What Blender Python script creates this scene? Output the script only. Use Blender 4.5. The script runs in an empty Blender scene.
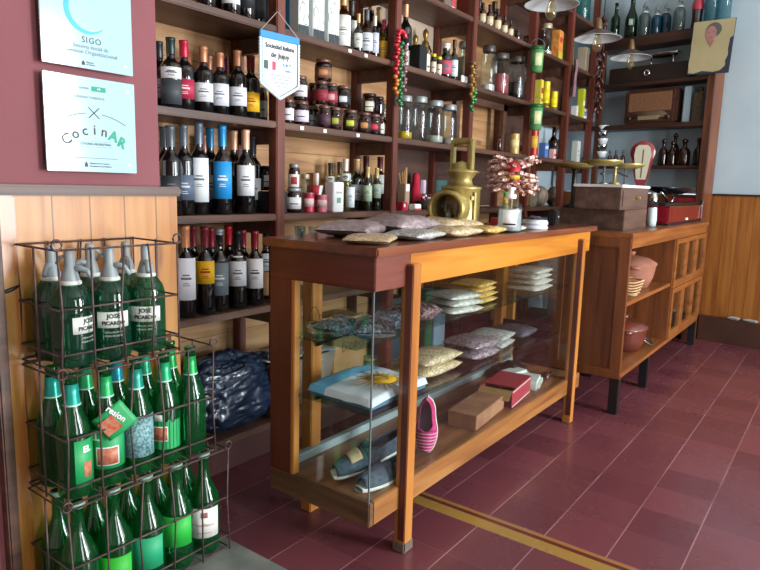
import bpy, bmesh, math, random
from mathutils import Vector, Matrix, noise
random.seed(7)
PI = math.pi
COL = bpy.context.scene.collection
# ------------------------------------------------------------------ camera frame (photograph 760x570)
CAMP = Vector((0, 0, 1.1)); FW = Vector((0.79553679, 0.58604737, -0.15384959))
RT = Vector((0.59623806, -0.80236394, 0.02668868)); UP = Vector((0.10780254, 0.11296281, 0.98773378)); FL = 633.51
def ray(px, py): return FW + RT*((px-380)/FL) - UP*((py-285)/FL)
def on(px, py, X=None, Y=None, Z=None):
    d = ray(px, py)
    t = X/d.x if X is not None else Y/d.y if Y is not None else (Z-1.1)/d.z
    return CAMP + d*t
def sx(px, Y, Z):           # world x of a thing standing at depth Y and height Z seen at column px
    a = (px-380)/FL; k = RT - FW*a
    return -(k.y*Y + k.z*(Z-1.1))/k.x
def zt(x, y, py):           # height of the point above (x, y) seen at row py
    b = (285-py)/FL; k = UP - FW*b
    return 1.1 - (k.x*x + k.y*y)/k.z
def faceang(x, y): return math.atan2(-y, -x)
# ------------------------------------------------------------------ materials
def hx(s):
    s = s.lstrip('#'); c = [int(s[i:i+2], 16)/255 for i in (0, 2, 4)]
    return tuple(v/12.92 if v <= .04045 else ((v+.055)/1.055)**2.4 for v in c) + (1,)
MATS = {}
def newmat(name):
    m = bpy.data.materials.new(name); m.use_nodes = True; MATS[name] = m
    nt = m.node_tree; return m, nt, nt.nodes['Principled BSDF']
def pm(name, col, rough=.5, metal=0, coat=0, emit=None, spec=.5, bump=0, bscale=60):
    if name in MATS: return MATS[name]
    m, nt, b = newmat(name)
    b.inputs['Base Color'].default_value = hx(col); b.inputs['Roughness'].default_value = rough
    b.inputs['Metallic'].default_value = metal; b.inputs['Coat Weight'].default_value = coat
    b.inputs['Specular IOR Level'].default_value = spec
    if bump:
        n = nt.nodes.new('ShaderNodeTexNoise'); n.inputs['Scale'].default_value = bscale
        tc = nt.nodes.new('ShaderNodeTexCoord'); nt.links.new(tc.outputs['Object'], n.inputs['Vector'])
        bp = nt.nodes.new('ShaderNodeBump'); bp.inputs['Strength'].default_value = bump; bp.inputs['Distance'].default_value = .01
        nt.links.new(n.outputs['Fac'], bp.inputs['Height']); nt.links.new(bp.outputs['Normal'], b.inputs['Normal'])
    return m
def ramp(nt, fac, stops):
    r = nt.nodes.new('ShaderNodeValToRGB'); nt.links.new(fac, r.inputs['Fac'])
    e = r.color_ramp.elements
    while len(e) < len(stops): e.new(.5)
    for k, (p, c) in enumerate(stops): e[k].position = p; e[k].color = hx(c)
    return r.outputs['Color']
def mathn(nt, op, a, b=None):
    n = nt.nodes.new('ShaderNodeMath'); n.operation = op
    for i, v in enumerate((a, b)):
        if v is None: continue
        if isinstance(v, (int, float)): n.inputs[i].default_value = v
        else: nt.links.new(v, n.inputs[i])
    return n.outputs[0]
def mixc(nt, fac, a, b, blend='MIX'):
    n = nt.nodes.new('ShaderNodeMixRGB'); n.blend_type = blend
    for i, v in enumerate((fac, a, b)):
        if isinstance(v, (int, float)): n.inputs[i].default_value = v
        elif isinstance(v, str): n.inputs[i].default_value = hx(v)
        else: nt.links.new(v, n.inputs[i])
    return n.outputs[0]
def wood(name, dark, mid, light, grain='X', rough=.4, coat=.0, scale=1.0, plank=None, pdir='X', groove='#2a1508', pw=.1, knots=False, gw=.03):
    """grain runs along the given axis; plank = spacing of joints along pdir"""
    m, nt, b = newmat(name)
    tc = nt.nodes.new('ShaderNodeTexCoord'); sep = nt.nodes.new('ShaderNodeSeparateXYZ'); nt.links.new(tc.outputs['Object'], sep.inputs[0])
    mp = nt.nodes.new('ShaderNodeMapping')
    s = {'X': (1.2, 16, 16), 'Y': (16, 1.2, 16), 'Z': (16, 16, 1.2)}[grain]
    mp.inputs['Scale'].default_value = tuple(v*scale for v in s)
    col_off = None
    if plank:
        idx = mathn(nt, 'FLOOR', mathn(nt, 'DIVIDE', sep.outputs[pdir], plank))
        wn = nt.nodes.new('ShaderNodeTexWhiteNoise'); wn.noise_dimensions = '1D'; nt.links.new(idx, wn.inputs['W'])
        add = nt.nodes.new('ShaderNodeVectorMath'); add.operation = 'ADD'
        sc = nt.nodes.new('ShaderNodeVectorMath'); sc.operation = 'SCALE'; sc.inputs['Scale'].default_value = 7.0
        nt.links.new(wn.outputs['Color'], sc.inputs[0]); nt.links.new(tc.outputs['Object'], add.inputs[0]); nt.links.new(sc.outputs[0], add.inputs[1])
        nt.links.new(add.outputs[0], mp.inputs['Vector']); col_off = wn.outputs['Value']
    else: nt.links.new(tc.outputs['Object'], mp.inputs['Vector'])
    n1 = nt.nodes.new('ShaderNodeTexNoise'); n1.inputs['Scale'].default_value = 1.6; n1.inputs['Detail'].default_value = 6; n1.inputs['Distortion'].default_value = .6
    nt.links.new(mp.outputs[0], n1.inputs['Vector'])
    c = ramp(nt, n1.outputs['Fac'], [(.3, dark), (.5, mid), (.7, light)])
    n2 = nt.nodes.new('ShaderNodeTexNoise'); n2.inputs['Scale'].default_value = 3.0; n2.inputs['Detail'].default_value = 3
    nt.links.new(tc.outputs['Object'], n2.inputs['Vector'])
    c = mixc(nt, mathn(nt, 'MULTIPLY', n2.outputs['Fac'], .35), c, dark)
    if knots:
        mk = nt.nodes.new('ShaderNodeMapping'); mk.inputs['Scale'].default_value = {'X': (2.2, 6, 6), 'Z': (6, 6, 2.2), 'Y': (6, 2.2, 6)}[grain]
        nt.links.new(tc.outputs['Object'], mk.inputs['Vector'])
        vo = nt.nodes.new('ShaderNodeTexVoronoi'); vo.inputs['Scale'].default_value = 1.0; nt.links.new(mk.outputs[0], vo.inputs['Vector'])
        kf = ramp(nt, vo.outputs['Distance'], [(.05, '#ffffff'), (.13, '#000000')])
        c = mixc(nt, mathn(nt, 'MULTIPLY', kf, .6), c, groove)
    if plank:
        c = mixc(nt, mathn(nt, 'MULTIPLY', col_off, .35), c, dark)
        fr = mathn(nt, 'FRACT', mathn(nt, 'DIVIDE', sep.outputs[pdir], plank))
        g = mathn(nt, 'LESS_THAN', fr, gw)
        c = mixc(nt, mathn(nt, 'MULTIPLY', g, .8), c, groove)
    nt.links.new(c, b.inputs['Base Color'])
    b.inputs['Roughness'].default_value = rough; b.inputs['Coat Weight'].default_value = coat; b.inputs['Coat Roughness'].default_value = .2
    bp = nt.nodes.new('ShaderNodeBump'); bp.inputs['Strength'].default_value = .15; bp.inputs['Distance'].default_value = .003
    nt.links.new(n1.outputs['Fac'], bp.inputs['Height']); nt.links.new(bp.outputs['Normal'], b.inputs['Normal'])
    return m
def glass(name, tint, rough=.0, ior=1.45, refl='#ffffff', body=None, bodyfac=.0):
    if name in MATS: return MATS[name]
    m, nt, b = newmat(name); nt.nodes.remove(b); out = nt.nodes['Material Output']
    t = nt.nodes.new('ShaderNodeBsdfTransparent'); t.inputs[0].default_value = hx(tint)
    g = nt.nodes.new('ShaderNodeBsdfGlossy'); g.inputs['Roughness'].default_value = rough+.03; g.inputs['Color'].default_value = hx(refl)
    lw = nt.nodes.new('ShaderNodeLayerWeight'); lw.inputs['Blend'].default_value = .5
    r0 = ((ior-1)/(ior+1))**2
    fac = mathn(nt, 'ADD', mathn(nt, 'MULTIPLY', mathn(nt, 'POWER', lw.outputs['Facing'], 5), .7), r0)
    mx = nt.nodes.new('ShaderNodeMixShader'); nt.links.new(fac, mx.inputs[0])
    src = t.outputs[0]
    if body:
        d = nt.nodes.new('ShaderNodeBsdfTranslucent'); d.inputs[0].default_value = hx(body)
        d2 = nt.nodes.new('ShaderNodeBsdfDiffuse'); d2.inputs[0].default_value = hx(body)
        m0 = nt.nodes.new('ShaderNodeMixShader'); m0.inputs[0].default_value = .5
        nt.links.new(d.outputs[0], m0.inputs[1]); nt.links.new(d2.outputs[0], m0.inputs[2])
        m1 = nt.nodes.new('ShaderNodeMixShader'); m1.inputs[0].default_value = bodyfac
        nt.links.new(t.outputs[0], m1.inputs[1]); nt.links.new(m0.outputs[0], m1.inputs[2]); src = m1.outputs[0]
    nt.links.new(src, mx.inputs[1]); nt.links.new(g.outputs[0], mx.inputs[2]); nt.links.new(mx.outputs[0], out.inputs[0])
    return m
def grainmat(name, c1, c2, c3, scale=90, rough=.35, coat=.4):
    if name in MATS: return MATS[name]
    m, nt, b = newmat(name)
    tc = nt.nodes.new('ShaderNodeTexCoord')
    v = nt.nodes.new('ShaderNodeTexVoronoi'); v.inputs['Scale'].default_value = scale; nt.links.new(tc.outputs['Object'], v.inputs['Vector'])
    s = nt.nodes.new('ShaderNodeSeparateColor'); nt.links.new(v.outputs['Color'], s.inputs[0])
    c = ramp(nt, s.outputs[0], [(.15, c1), (.55, c2), (.9, c3)])
    nt.links.new(c, b.inputs['Base Color']); b.inputs['Roughness'].default_value = rough; b.inputs['Coat Weight'].default_value = coat
    b.inputs['Coat Roughness'].default_value = .15
    bp = nt.nodes.new('ShaderNodeBump'); bp.inputs['Strength'].default_value = .5; bp.inputs['Distance'].default_value = .004
    nt.links.new(v.outputs['Distance'], bp.inputs['Height']); nt.links.new(bp.outputs['Normal'], b.inputs['Normal'])
    return m
def noisemat(name, c1, c2, scale=6, rough=.8, bump=.1, metal=0, coat=0):
    if name in MATS: return MATS[name]
    m, nt, b = newmat(name)
    tc = nt.nodes.new('ShaderNodeTexCoord'); n = nt.nodes.new('ShaderNodeTexNoise'); n.inputs['Scale'].default_value = scale; n.inputs['Detail'].default_value = 5
    nt.links.new(tc.outputs['Object'], n.inputs['Vector'])
    nt.links.new(ramp(nt, n.outputs['Fac'], [(.35, c1), (.65, c2)]), b.inputs['Base Color'])
    b.inputs['Roughness'].default_value = rough; b.inputs['Metallic'].default_value = metal; b.inputs['Coat Weight'].default_value = coat
    bp = nt.nodes.new('ShaderNodeBump'); bp.inputs['Strength'].default_value = bump; bp.inputs['Distance'].default_value = .01
    nt.links.new(n.outputs['Fac'], bp.inputs['Height']); nt.links.new(bp.outputs['Normal'], b.inputs['Normal'])
    return m
SHELF = wood('shelf_wood', '#3e2920', '#573a2d', '#6b4a3a', 'X', .45)
POST = wood('post_wood', '#4a231a', '#643024', '#763e2f', 'Z', .42)
PINE_H = wood('pine_backing', '#8c6440', '#b4895c', '#caa377', 'X', .55, plank=.155, pdir='Z', groove='#5e3716', knots=True, gw=.02)
PINE_V = wood('pine_wainscot', '#985f2a', '#b87d3c', '#c9934e', 'Z', .45, coat=.1, plank=.098, pdir='X', groove='#4d2a10', knots=True, gw=.04)
PINE_B = wood('amber_wainscot', '#75441a', '#935c26', '#a36c32', 'Z', .4, coat=.2, plank=.1, pdir='Y', groove='#4a260a', knots=True, gw=.03)
CTR_O = wood('varnished_pine', '#985a1c', '#bd7a28', '#cc8c38', 'X', .33, coat=.3, scale=.7)
CTR_OV = wood('varnished_pine_upright', '#8c5222', '#ae7030', '#bd8242', 'Z', .35, coat=.3, scale=.7)
CTR_R = wood('red_varnish_board', '#4a1c14', '#5e261b', '#6e3022', 'Y', .38, coat=.3)
CTR_RV = wood('red_varnish_upright', '#471f18', '#5c2b20', '#6c3628', 'Z', .4, coat=.2)
CTR_T = wood('counter_top_wood', '#542a1b', '#703c26', '#854c30', 'X', .28, coat=.5)
CTR_F = wood('worn_floor_board', '#6a3e24', '#905a34', '#a87048', 'X', .5, coat=.1)
CAB = wood('cabinet_wood', '#4e2812', '#6c3b1c', '#804924', 'Z', .42, coat=.15)
CABX = wood('cabinet_rail_wood', '#663816', '#864e22', '#985e2c', 'X', .4, coat=.2)
DKW = wood('dark_walnut', '#24130d', '#3a2016', '#4b2c1e', 'Y', .45)
DKV = wood('dark_walnut_upright', '#3a2014', '#553020', '#6a4028', 'Z', .45)
BXW = wood('balance_box_wood', '#3e2c24', '#574036', '#6a5044', 'X', .45)
REDW = noisemat('red_paint', '#7b444a', '#834a50', 3, .75, .03)
BLUEW = noisemat('pale_blue_wall_paint', '#a6bac4', '#b2c5ce', 2.5, .8, .03)
CREAM = noisemat('cream_plaster', '#dcd8cc', '#e6e2d8', 2, .9, .03)
PLINTH = noisemat('dark_plinth_stain', '#3a221a', '#4a2c22', 5, .5, .1)
PANE = glass('clear_pane', '#f8fcfb', 0, 1.45)
SHELFG = glass('shelf_glass', '#dcebe7', 0, 1.5)
CLEARG = glass('clear_jar_glass', '#e3ecec', .02, 1.5)
GREENG = glass('green_bottle_glass', '#64bb8c', 0, 1.55, body='#1c8c4a', bodyfac=.26)
DGREENG = glass('deep_green_siphon_glass', '#7cb89c', 0, 1.55, body='#2a7458', bodyfac=.28)
WINEG = pm('wine_glass_black', '#0b0d10', .06, coat=1)
WINEG2 = pm('wine_glass_olive', '#10180e', .06, coat=1)
OILG = glass('olive_oil_glass', '#b7a824', 0, 1.4, body='#9a8a10', bodyfac=.35)
BROWNG = pm('brown_glass', '#2a1208', .08, coat=1)
AMBERG = glass('amber_glass', '#7a4a22', 0, 1.5, body='#5a2c0c', bodyfac=.3)
TEALG = glass('teal_glass', '#7fc0ba', 0, 1.5, body='#4f9a98', bodyfac=.3)
BLUEG = glass('blue_glass', '#2f7f9a', 0, 1.5, body='#1b5f7c', bodyfac=.5)
WIRE = noisemat('rusty_wire', '#48393a', '#655250', 40, .6, .2, metal=.4)
WHITE = pm('white_paper', '#eceff0', .6); GREYM = pm('grey_metal', '#8f979c', .35, metal=.8)
CHROME = pm('chrome', '#d8dcde', .12, metal=1); BRASS = noisemat('brass', '#8f8048', '#ae9c5c', 14, .36, .05, metal=.55)
BLACK = pm('black_plastic', '#121214', .4); DARKINK = pm('dark_ink', '#33363a', .7)
KRAFT = noisemat('cardboard', '#9c7448', '#ad8556', 8, .8, .05)
CLAY = noisemat('terracotta', '#8a5642', '#98644e', 9, .7, .06); DCLAY = noisemat('dark_clay', '#57281e', '#6b3526', 9, .35, .05, coat=.4)
# ------------------------------------------------------------------ mesh building
class MB:
    def __init__(s): s.bm = bmesh.new()
    def box(s, a, b, bev=0, rot=None):
        c = [(a[i]+b[i])/2 for i in range(3)]; d = [abs(b[i]-a[i]) for i in range(3)]
        t = bmesh.new(); bmesh.ops.create_cube(t, size=1)
        for v in t.verts: v.co = Vector((v.co.x*d[0], v.co.y*d[1], v.co.z*d[2]))
        if bev: bmesh.ops.bevel(t, geom=t.edges[:], offset=min(bev, min(d)*.45), segments=2, affect='EDGES')
        M = Matrix.Translation(c) @ (rot.to_4x4() if rot else Matrix.Identity(4))
        s.add(t, M); return s
    def add(s, t, M=Matrix.Identity(4)):
        mp = {}
        for v in t.verts: mp[v] = s.bm.verts.new(M @ v.co)
        for f in t.faces:
            try: nf = s.bm.faces.new([mp[v] for v in f.verts]); nf.smooth = f.smooth
            except ValueError: pass
        t.free()
    def lathe(s, prof, seg=20, c=(0, 0, 0), a0=0, a1=2*PI, sx_=1, sy_=1):
        full = abs(a1-a0-2*PI) < 1e-6; n = seg if full else seg+1
        rings = []
        for r, z in prof:
            if r < 1e-6: rings.append([s.bm.verts.new((c[0], c[1], c[2]+z))]); continue
            rings.append([s.bm.verts.new((c[0]+sx_*r*math.cos(a0+(a1-a0)*i/seg), c[1]+sy_*r*math.sin(a0+(a1-a0)*i/seg), c[2]+z)) for i in range(n)])
        for A, B in zip(rings, rings[1:]):
            m = n if full else n-1
            for i in range(m):
                j = (i+1) % n
                if len(A) == 1 and len(B) == 1: continue
                if len(A) == 1: f = [A[0], B[j], B[i]]
                elif len(B) == 1: f = [A[i], A[j], B[0]]
                else: f = [A[i], A[j], B[j], B[i]]
                nf = s.bm.faces.new(f); nf.smooth = True
        return s
    def tube(s, pts, r, seg=6, closed=False):
        pts = [Vector(p) for p in pts]; n = len(pts); rings = []
        for i, p in enumerate(pts):
            if closed: t = pts[(i+1) % n]-pts[i-1]
            else: t = pts[min(i+1, n-1)]-pts[max(i-1, 0)]
            t.normalize(); ref = Vector((0, 0, 1)) if abs(t.z) < .9 else Vector((1, 0, 0))
            u = t.cross(ref).normalized(); w = t.cross(u)
            rr = r[i] if isinstance(r, (list, tuple)) else r
            rings.append([s.bm.verts.new(p+(u*math.cos(2*PI*k/seg)+w*math.sin(2*PI*k/seg))*rr) for k in range(seg)])
        for i in range(n if closed else n-1):
            A, B = rings[i], rings[(i+1) % n]
            for k in range(seg):
                f = s.bm.faces.new([A[k], A[(k+1) % seg], B[(k+1) % seg], B[k]]); f.smooth = True
        if not closed:
            for R_ in (rings[0], rings[-1]): s.bm.faces.new(R_)
        return s
    def poly(s, pts, th=None):
        vs = [s.bm.verts.new(p) for p in pts]; f = s.bm.faces.new(vs)
        if th is not None:
            r = bmesh.ops.extrude_face_region(s.bm, geom=[f]); 
            for v in r['geom']:
                if isinstance(v, bmesh.types.BMVert): v.co += Vector(th)
        return s
    def grid(s, nu, nv, fn, smooth=True, wrap=False):
        g = [[s.bm.verts.new(fn(i/nu, j/nv)) for j in range(nv+1)] for i in range(nu+1)]
        for i in range(nu):
            for j in range(nv):
                f = s.bm.faces.new([g[i][j], g[i+1][j], g[i+1][j+1], g[i][j+1]]); f.smooth = smooth
        return s
    def mesh(s, name):
        bmesh.ops.recalc_face_normals(s.bm, faces=s.bm.faces[:])
        m = bpy.data.meshes.new(name); s.bm.to_mesh(m); s.bm.free(); return m
def obj(name, mb, mat, parent=None, loc=(0, 0, 0), rot=None, scale=None):
    me = mb.mesh(name) if isinstance(mb, MB) else mb
    o = bpy.data.objects.new(name, me); COL.objects.link(o)
    if mat is not None and not (len(me.materials)): me.materials.append(mat)
    elif mat is not None and me.materials[0] != mat:
        me = me.copy(); me.materials[0] = mat; o.data = me
    o.location = loc
    if rot: o.rotation_euler = rot
    if scale: o.scale = scale
    if parent: o.parent = parent
    return o
def thing(name, label, cat, loc=(0, 0, 0), rz=0, group=None, scale=None):
    o = bpy.data.objects.new(name, None); COL.objects.link(o); o.empty_display_size = .05
    o.location = loc; o.rotation_euler = (0, 0, rz); o['label'] = label; o['category'] = cat
    if group: o['group'] = group
    if scale: o.scale = scale
    return o
def tag(o, label, cat, group=None, kind=None):
    o['label'] = label; o['category'] = cat
    if group: o['group'] = group
    if kind: o['kind'] = kind
    return o
def struct(name, mb, mat, loc=(0, 0, 0), rot=None):
    o = obj(name, mb, mat, loc=loc, rot=rot); o['kind'] = 'structure'; return o
def dup(root, loc, rz=None, label=None, group=None, scale=None):
    r = root.copy(); COL.objects.link(r); r.location = loc
    if rz is not None: r.rotation_euler = (0, 0, rz)
    if label: r['label'] = label
    if group: r['group'] = group
    if scale: r.scale = scale
    for ch in list(root.children):
        c = ch.copy(); COL.objects.link(c); c.parent = r
        for g in list(ch.children):
            d = g.copy(); COL.objects.link(d); d.parent = c
    return r
def textmesh(body, size, ext=.0004, align='CENTER', spacing=1.0, bold=0.0):
    cu = bpy.data.curves.new('lettering', 'FONT'); cu.body = body; cu.size = size; cu.extrude = ext; cu.align_x = align; cu.align_y = 'CENTER'
    cu.space_character = spacing; cu.offset = bold; cu.resolution_u = 2
    o = bpy.data.objects.new('lettering', cu); COL.objects.link(o)
    dg = bpy.context.evaluated_depsgraph_get(); dg.update()
    me = bpy.data.meshes.new_from_object(o.evaluated_get(dg)); me.name = 'lettering'
    bpy.data.objects.remove(o); me.materials.clear()
    me.transform(Matrix.Rotation(PI/2, 4, 'X'))     # now lies in XZ, faces -Y
    return me
def wrapmesh(me, r):         # wraps an XZ text round a cylinder of radius r; its middle faces -Y
    bm = bmesh.new(); bm.from_mesh(me)
    bmesh.ops.subdivide_edges(bm, edges=[e for e in bm.edges if e.calc_length() > .008], cuts=2)
    for v in bm.verts:
        a = v.co.x/r; rr = r - v.co.y
        v.co = Vector((rr*math.sin(a), -rr*math.cos(a), v.co.z))
    bm.to_mesh(me); bm.free(); return me
exec_order = []
# ================================================================== THE SETTING
def tilefloor():
    m, nt, b = newmat('burgundy_floor_tiles')
    tc = nt.nodes.new('ShaderNodeTexCoord'); sep = nt.nodes.new('ShaderNodeSeparateXYZ'); nt.links.new(tc.outputs['Object'], sep.inputs[0])
    X, Y = sep.outputs['X'], sep.outputs['Y']
    def cell(c, off, s): return mathn(nt, 'DIVIDE', mathn(nt, 'SUBTRACT', c, off), s)
    xr = cell(X, 1.860, .2); xl = cell(X, 1.7685, .2)
    right = mathn(nt, 'GREATER_THAN', X, 1.83)
    mixf = nt.nodes.new('ShaderNodeMix'); mixf.data_type = 'FLOAT'; nt.links.new(right, mixf.inputs[0]); nt.links.new(xl, mixf.inputs[2]); nt.links.new(xr, mixf.inputs[3])
    cx = mixf.outputs[0]; cy = cell(Y, 1.074, .1961)
    comb = nt.nodes.new('ShaderNodeCombineXYZ'); nt.links.new(mathn(nt, 'FLOOR', cx), comb.inputs[0]); nt.links.new(mathn(nt, 'FLOOR', cy), comb.inputs[1])
    wn = nt.nodes.new('ShaderNodeTexWhiteNoise'); wn.noise_dimensions = '2D'; nt.links.new(comb.outputs[0], wn.inputs['Vector'])
    base = ramp(nt, wn.outputs['Value'], [(0, '#61343c'), (.5, '#6b3b42'), (1, '#764249')])
    n = nt.nodes.new('ShaderNodeTexNoise'); n.inputs['Scale'].default_value = 5; n.inputs['Detail'].default_value = 6; nt.links.new(tc.outputs['Object'], n.inputs['Vector'])
    base = mixc(nt, mathn(nt, 'MULTIPLY', n.outputs['Fac'], .45), base, '#4c2028')
    n3 = nt.nodes.new('ShaderNodeTexNoise'); n3.inputs['Scale'].default_value = 22; n3.inputs['Detail'].default_value = 5; nt.links.new(tc.outputs['Object'], n3.inputs['Vector'])
    base = mixc(nt, ramp(nt, n3.outputs['Fac'], [(.64, '#000000'), (.78, '#606060')]), base, '#8a6468')
    def line(c, w, fade=1.0):
        f = mathn(nt, 'FRACT', c); d = mathn(nt, 'MINIMUM', f, mathn(nt, 'SUBTRACT', 1.0, f)); return mathn(nt, 'LESS_THAN', d, w)
    nn = nt.nodes.new('ShaderNodeTexNoise'); nn.inputs['Scale'].default_value = 3; nt.links.new(tc.outputs['Object'], nn.inputs['Vector'])
    gy = mathn(nt, 'MULTIPLY', line(cy, .009), mathn(nt, 'MINIMUM', mathn(nt, 'MULTIPLY', mathn(nt, 'POWER', nn.outputs['Fac'], 2), 3.2), 1.0))
    gx = mathn(nt, 'MULTIPLY', line(cx, .009), mathn(nt, 'MULTIPLY', nn.outputs['Fac'], .55))
    c = mixc(nt, gy, base, '#9c767b'); c = mixc(nt, gx, c, '#835a60')
    # the ochre band, a narrow red-brown line and a thin ochre line
    def band(a, b_): return mathn(nt, 'MULTIPLY', mathn(nt, 'GREATER_THAN', X, a), mathn(nt, 'LESS_THAN', X, b_))
    c = mixc(nt, band(1.7685, 1.822), c, '#94733a'); c = mixc(nt, band(1.822, 1.841), c, '#5a2c22'); c = mixc(nt, band(1.841, 1.858), c, '#94663c')
    nt.links.new(c, b.inputs['Base Color'])
    nt.links.new(ramp(nt, n.outputs['Fac'], [(.3, '#707070'), (.7, '#9a9a9a')]), b.inputs['Roughness'])
    b.inputs['Roughness'].default_value = .42
    return m
TILE = tilefloor()
struct('floor', MB().box((-2.5, -3.4, -.12), (7.2, 2.6, 0)), TILE)
struct('ceiling', MB().box((-2.5, -3.4, 3.4), (7.2, 2.6, 3.5)), CREAM)
# long wall behind the shelving
struct('wall_back', MB().box((1.0, 2.14, 0), (7.2, 2.3, 3.4)), BLUEW)
# partition: red plaster above pine wainscot, it stands in front of the shelving's left end
PY = 1.6
struct('wall_left', MB().box((-2.4, PY+.012, 1.08), (1.105, PY+.2, 3.4)), REDW)
struct('wall_left_wainscot', MB().box((.695, PY-.004, 0), (1.150, PY+.2, 1.06)), PINE_V)
struct('wall_left_lower', MB().box((-2.4, PY+.002, 0), (.640, PY+.2, 1.06)), REDW)
struct('trim_1', MB().box((-2.4, PY-.022, 1.056), (1.158, PY+.2, 1.082), .006), SHELF)
struct('trim_2', MB().box((.655, PY-.016, 0), (.695, PY+.2, 1.056), .004), CTR_OV)
struct('trim_3', MB().box((.628, PY-.03, 0), (.655, PY+.2, 1.056), .004), SHELF)
# far wall (oblique), pale blue above amber boards, with a dark plinth step
TH = math.radians(-10)           # local x points into the wall, local y runs towards the shelving
def locB(v): return (Matrix.Rotation(TH, 3, 'Z') @ Vector(v))
WB0 = Vector((5.387, .867, 0))
struct('wall_right', MB().box((0.012, -4.4, 1.108), (.15, 1.6, 3.4)), BLUEW, loc=WB0, rot=(0, 0, TH))
struct('wall_right_wainscot', MB().box((0, -4.4, 0), (.15, 1.6, 1.1)), PINE_B, loc=WB0, rot=(0, 0, TH))
struct('trim_4', MB().box((-.015, -4.4, 1.098), (.15, -.0, 1.112), .004), DKW, loc=WB0, rot=(0, 0, TH))
struct('baseboard_right', MB().box((-.05, -4.4, 0), (0, -.01, .185), .004), PLINTH, loc=WB0, rot=(0, 0, TH))
# street wall behind the camera with tall double doors and windows, and the wall at the camera's back
openings = [(.1, .85, 0, 2.5), (2.2, 3.3, .05, 2.6), (4.3, 5.0, .6, 2.5)]
WY = -3.0
def wallC():
    mb = MB(); xs = [-2.5]+[v for o in openings for v in o[:2]]+[7.2]
    for k in range(0, len(xs), 2): mb.box((xs[k], WY-.25, 0), (xs[k+1], WY, 3.4))
    for (a, b_, z0, z1) in openings:
        mb.box((a, WY-.25, z1), (b_, WY, 3.4))
        if z0 > .1: mb.box((a, WY-.25, 0), (b_, WY, z0))
    return mb
struct('wall_front', wallC(), CREAM)
struct('wall_near', MB().box((-2.6, -3.4, 0), (-2.4, 1.6, 3.4)), CREAM)
for k, (a, b_, z0, z1) in enumerate(openings):
    mb = MB(); c = (a+b_)/2
    for x0, x1 in ((a, a+.07), (c-.06, c+.06), (b_-.07, b_)): mb.box((x0, WY-.15, z0), (x1, WY-.08, z1))
    for z in (z0, z0+.8, z1-.07): mb.box((a, WY-.15, z), (b_, WY-.08, z+.07))
    struct('window_%d' % (k+1), mb, SHELF)
# grey stone mat under the crates
mb = MB().box((.60, 1.16, 0), (1.20, 1.578, .010), .004)
tag(obj('stone_slab', mb, noisemat('grey_stone', '#5f6662', '#7d837c', 9, .8, .1)), 'worn grey stone slab on the floor under the wire bottle crates', 'slab')

# ================================================================== WALL SHELVING
YF, YB = 1.82, 2.085
SZ = dict(a=.131, b=.62, c=.982, d=1.337, e=1.687, f=2.047, g=2.42)
P = [1.792, 2.56, 3.305, 4.14, 4.81, 5.36]
t = thing('wall_shelving', 'tall red-brown wooden wall shelving with pine backing, full of bottles and jars', 'shelving', (1.0, YB, 0))
def part(name, mb, mat, par): return obj(name, mb, mat, par, loc=-Vector(par.location))
for k, z in SZ.items(): 
    x1 = 5.40 if k not in 'a' else 5.0
    part('shelf', MB().box((1.02, YF, z-.026), (x1, YB, z), .004), SHELF, t)
for i, p in enumerate(P):
    part('post', MB().box((p-.024, YF-.004, 0), (p+.024, YF+.044, 2.9), .004), POST, t)
    part('post', MB().box((p-.02, YB-.04, 0), (p+.02, YB, 2.9), .004), POST, t)
    for k, z in SZ.items():
        if k != 'a': part('bearer', MB().box((p-.012, YF+.04, z-.085), (p+.012, YB-.035, z-.027)), SHELF, t)
part('post', MB().box((1.06, YF, 0), (1.11, YF+.045, 2.9), .004), POST, t)
part('back_panel', MB().box((1.02, YB, .05), (4.83, YB+.018, 2.9)), PINE_H, t)
SHADEB = wood('shaded_backing', '#33201a', '#472e25', '#573a2e', 'X', .6)  # darker board colour stands in for light falling off in the farther bays
for x0, x1, z0, z1, m_ in ((3.33, 4.12, .99, 1.31, SHADEB), (4.165, 4.785, 1.34, 2.9, SHADEB), (2.94, 3.28, .99, 1.66, SHADEB), (2.6, 3.28, 1.69, 2.02, noisemat('cream_board', '#a08e7c', '#ae9c8a', 4, .8, 0))):
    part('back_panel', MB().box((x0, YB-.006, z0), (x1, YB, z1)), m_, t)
part('back_panel', MB().box((4.83, YB, 1.62), (5.40, YB+.018, 2.9)), SHELF, t)
part('kick_board', MB().box((1.02, YF+.012, 0), (5.0, YF+.03, .105)), noisemat('kick_stain', '#3d1a18', '#4b2420', 4, .6), t)
# inner framed opening low in the fourth bay
mb = MB()
for a, b_ in (((3.36, .0), (3.41, 1)), ((3.99, 0), (4.04, 1))): mb.box((a[0], YF+.13, 1.337), (b_[0], YF+.16, 1.66))
mb.box((3.36, YF+.13, 1.62), (4.04, YF+.16, 1.66))
part('inner_frame', mb, SHELF, t)

# far shelving unit on the oblique wall
ub = thing('corner_shelving', 'dark wooden shelving on the far wall holding the old radio and amber bottles', 'shelving', (5.2, .9, 0), TH)
def pb(name, mb, mat): return obj(name, mb, mat, ub)
UBZ = dict(bot=1.318, rad=1.635, mid=1.958, top=2.302)
DB = .185
pb('end_panel', MB().box((0, 0, 0), (DB, .022, 2.30), .003), CAB)
pb('post', MB().box((-.012, -.004, 0), (.03, .05, 2.27), .004), DKV)
pb('post', MB().box((0, .86, 0), (.035, .905, 2.27), .004), DKV)
for k, z in UBZ.items():
    th = {'bot': .022, 'rad': .035, 'mid': .03, 'top': .075}[k]
    pb('shelf', MB().box((-.008 if k != 'bot' else .03, .012 if k != 'top' else -.01, z-th), (DB, .93, z), .004), DKW)
pb('shelf', MB().box((0, .012, .94), (DB, .93, .965), .004), DKW)

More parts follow.
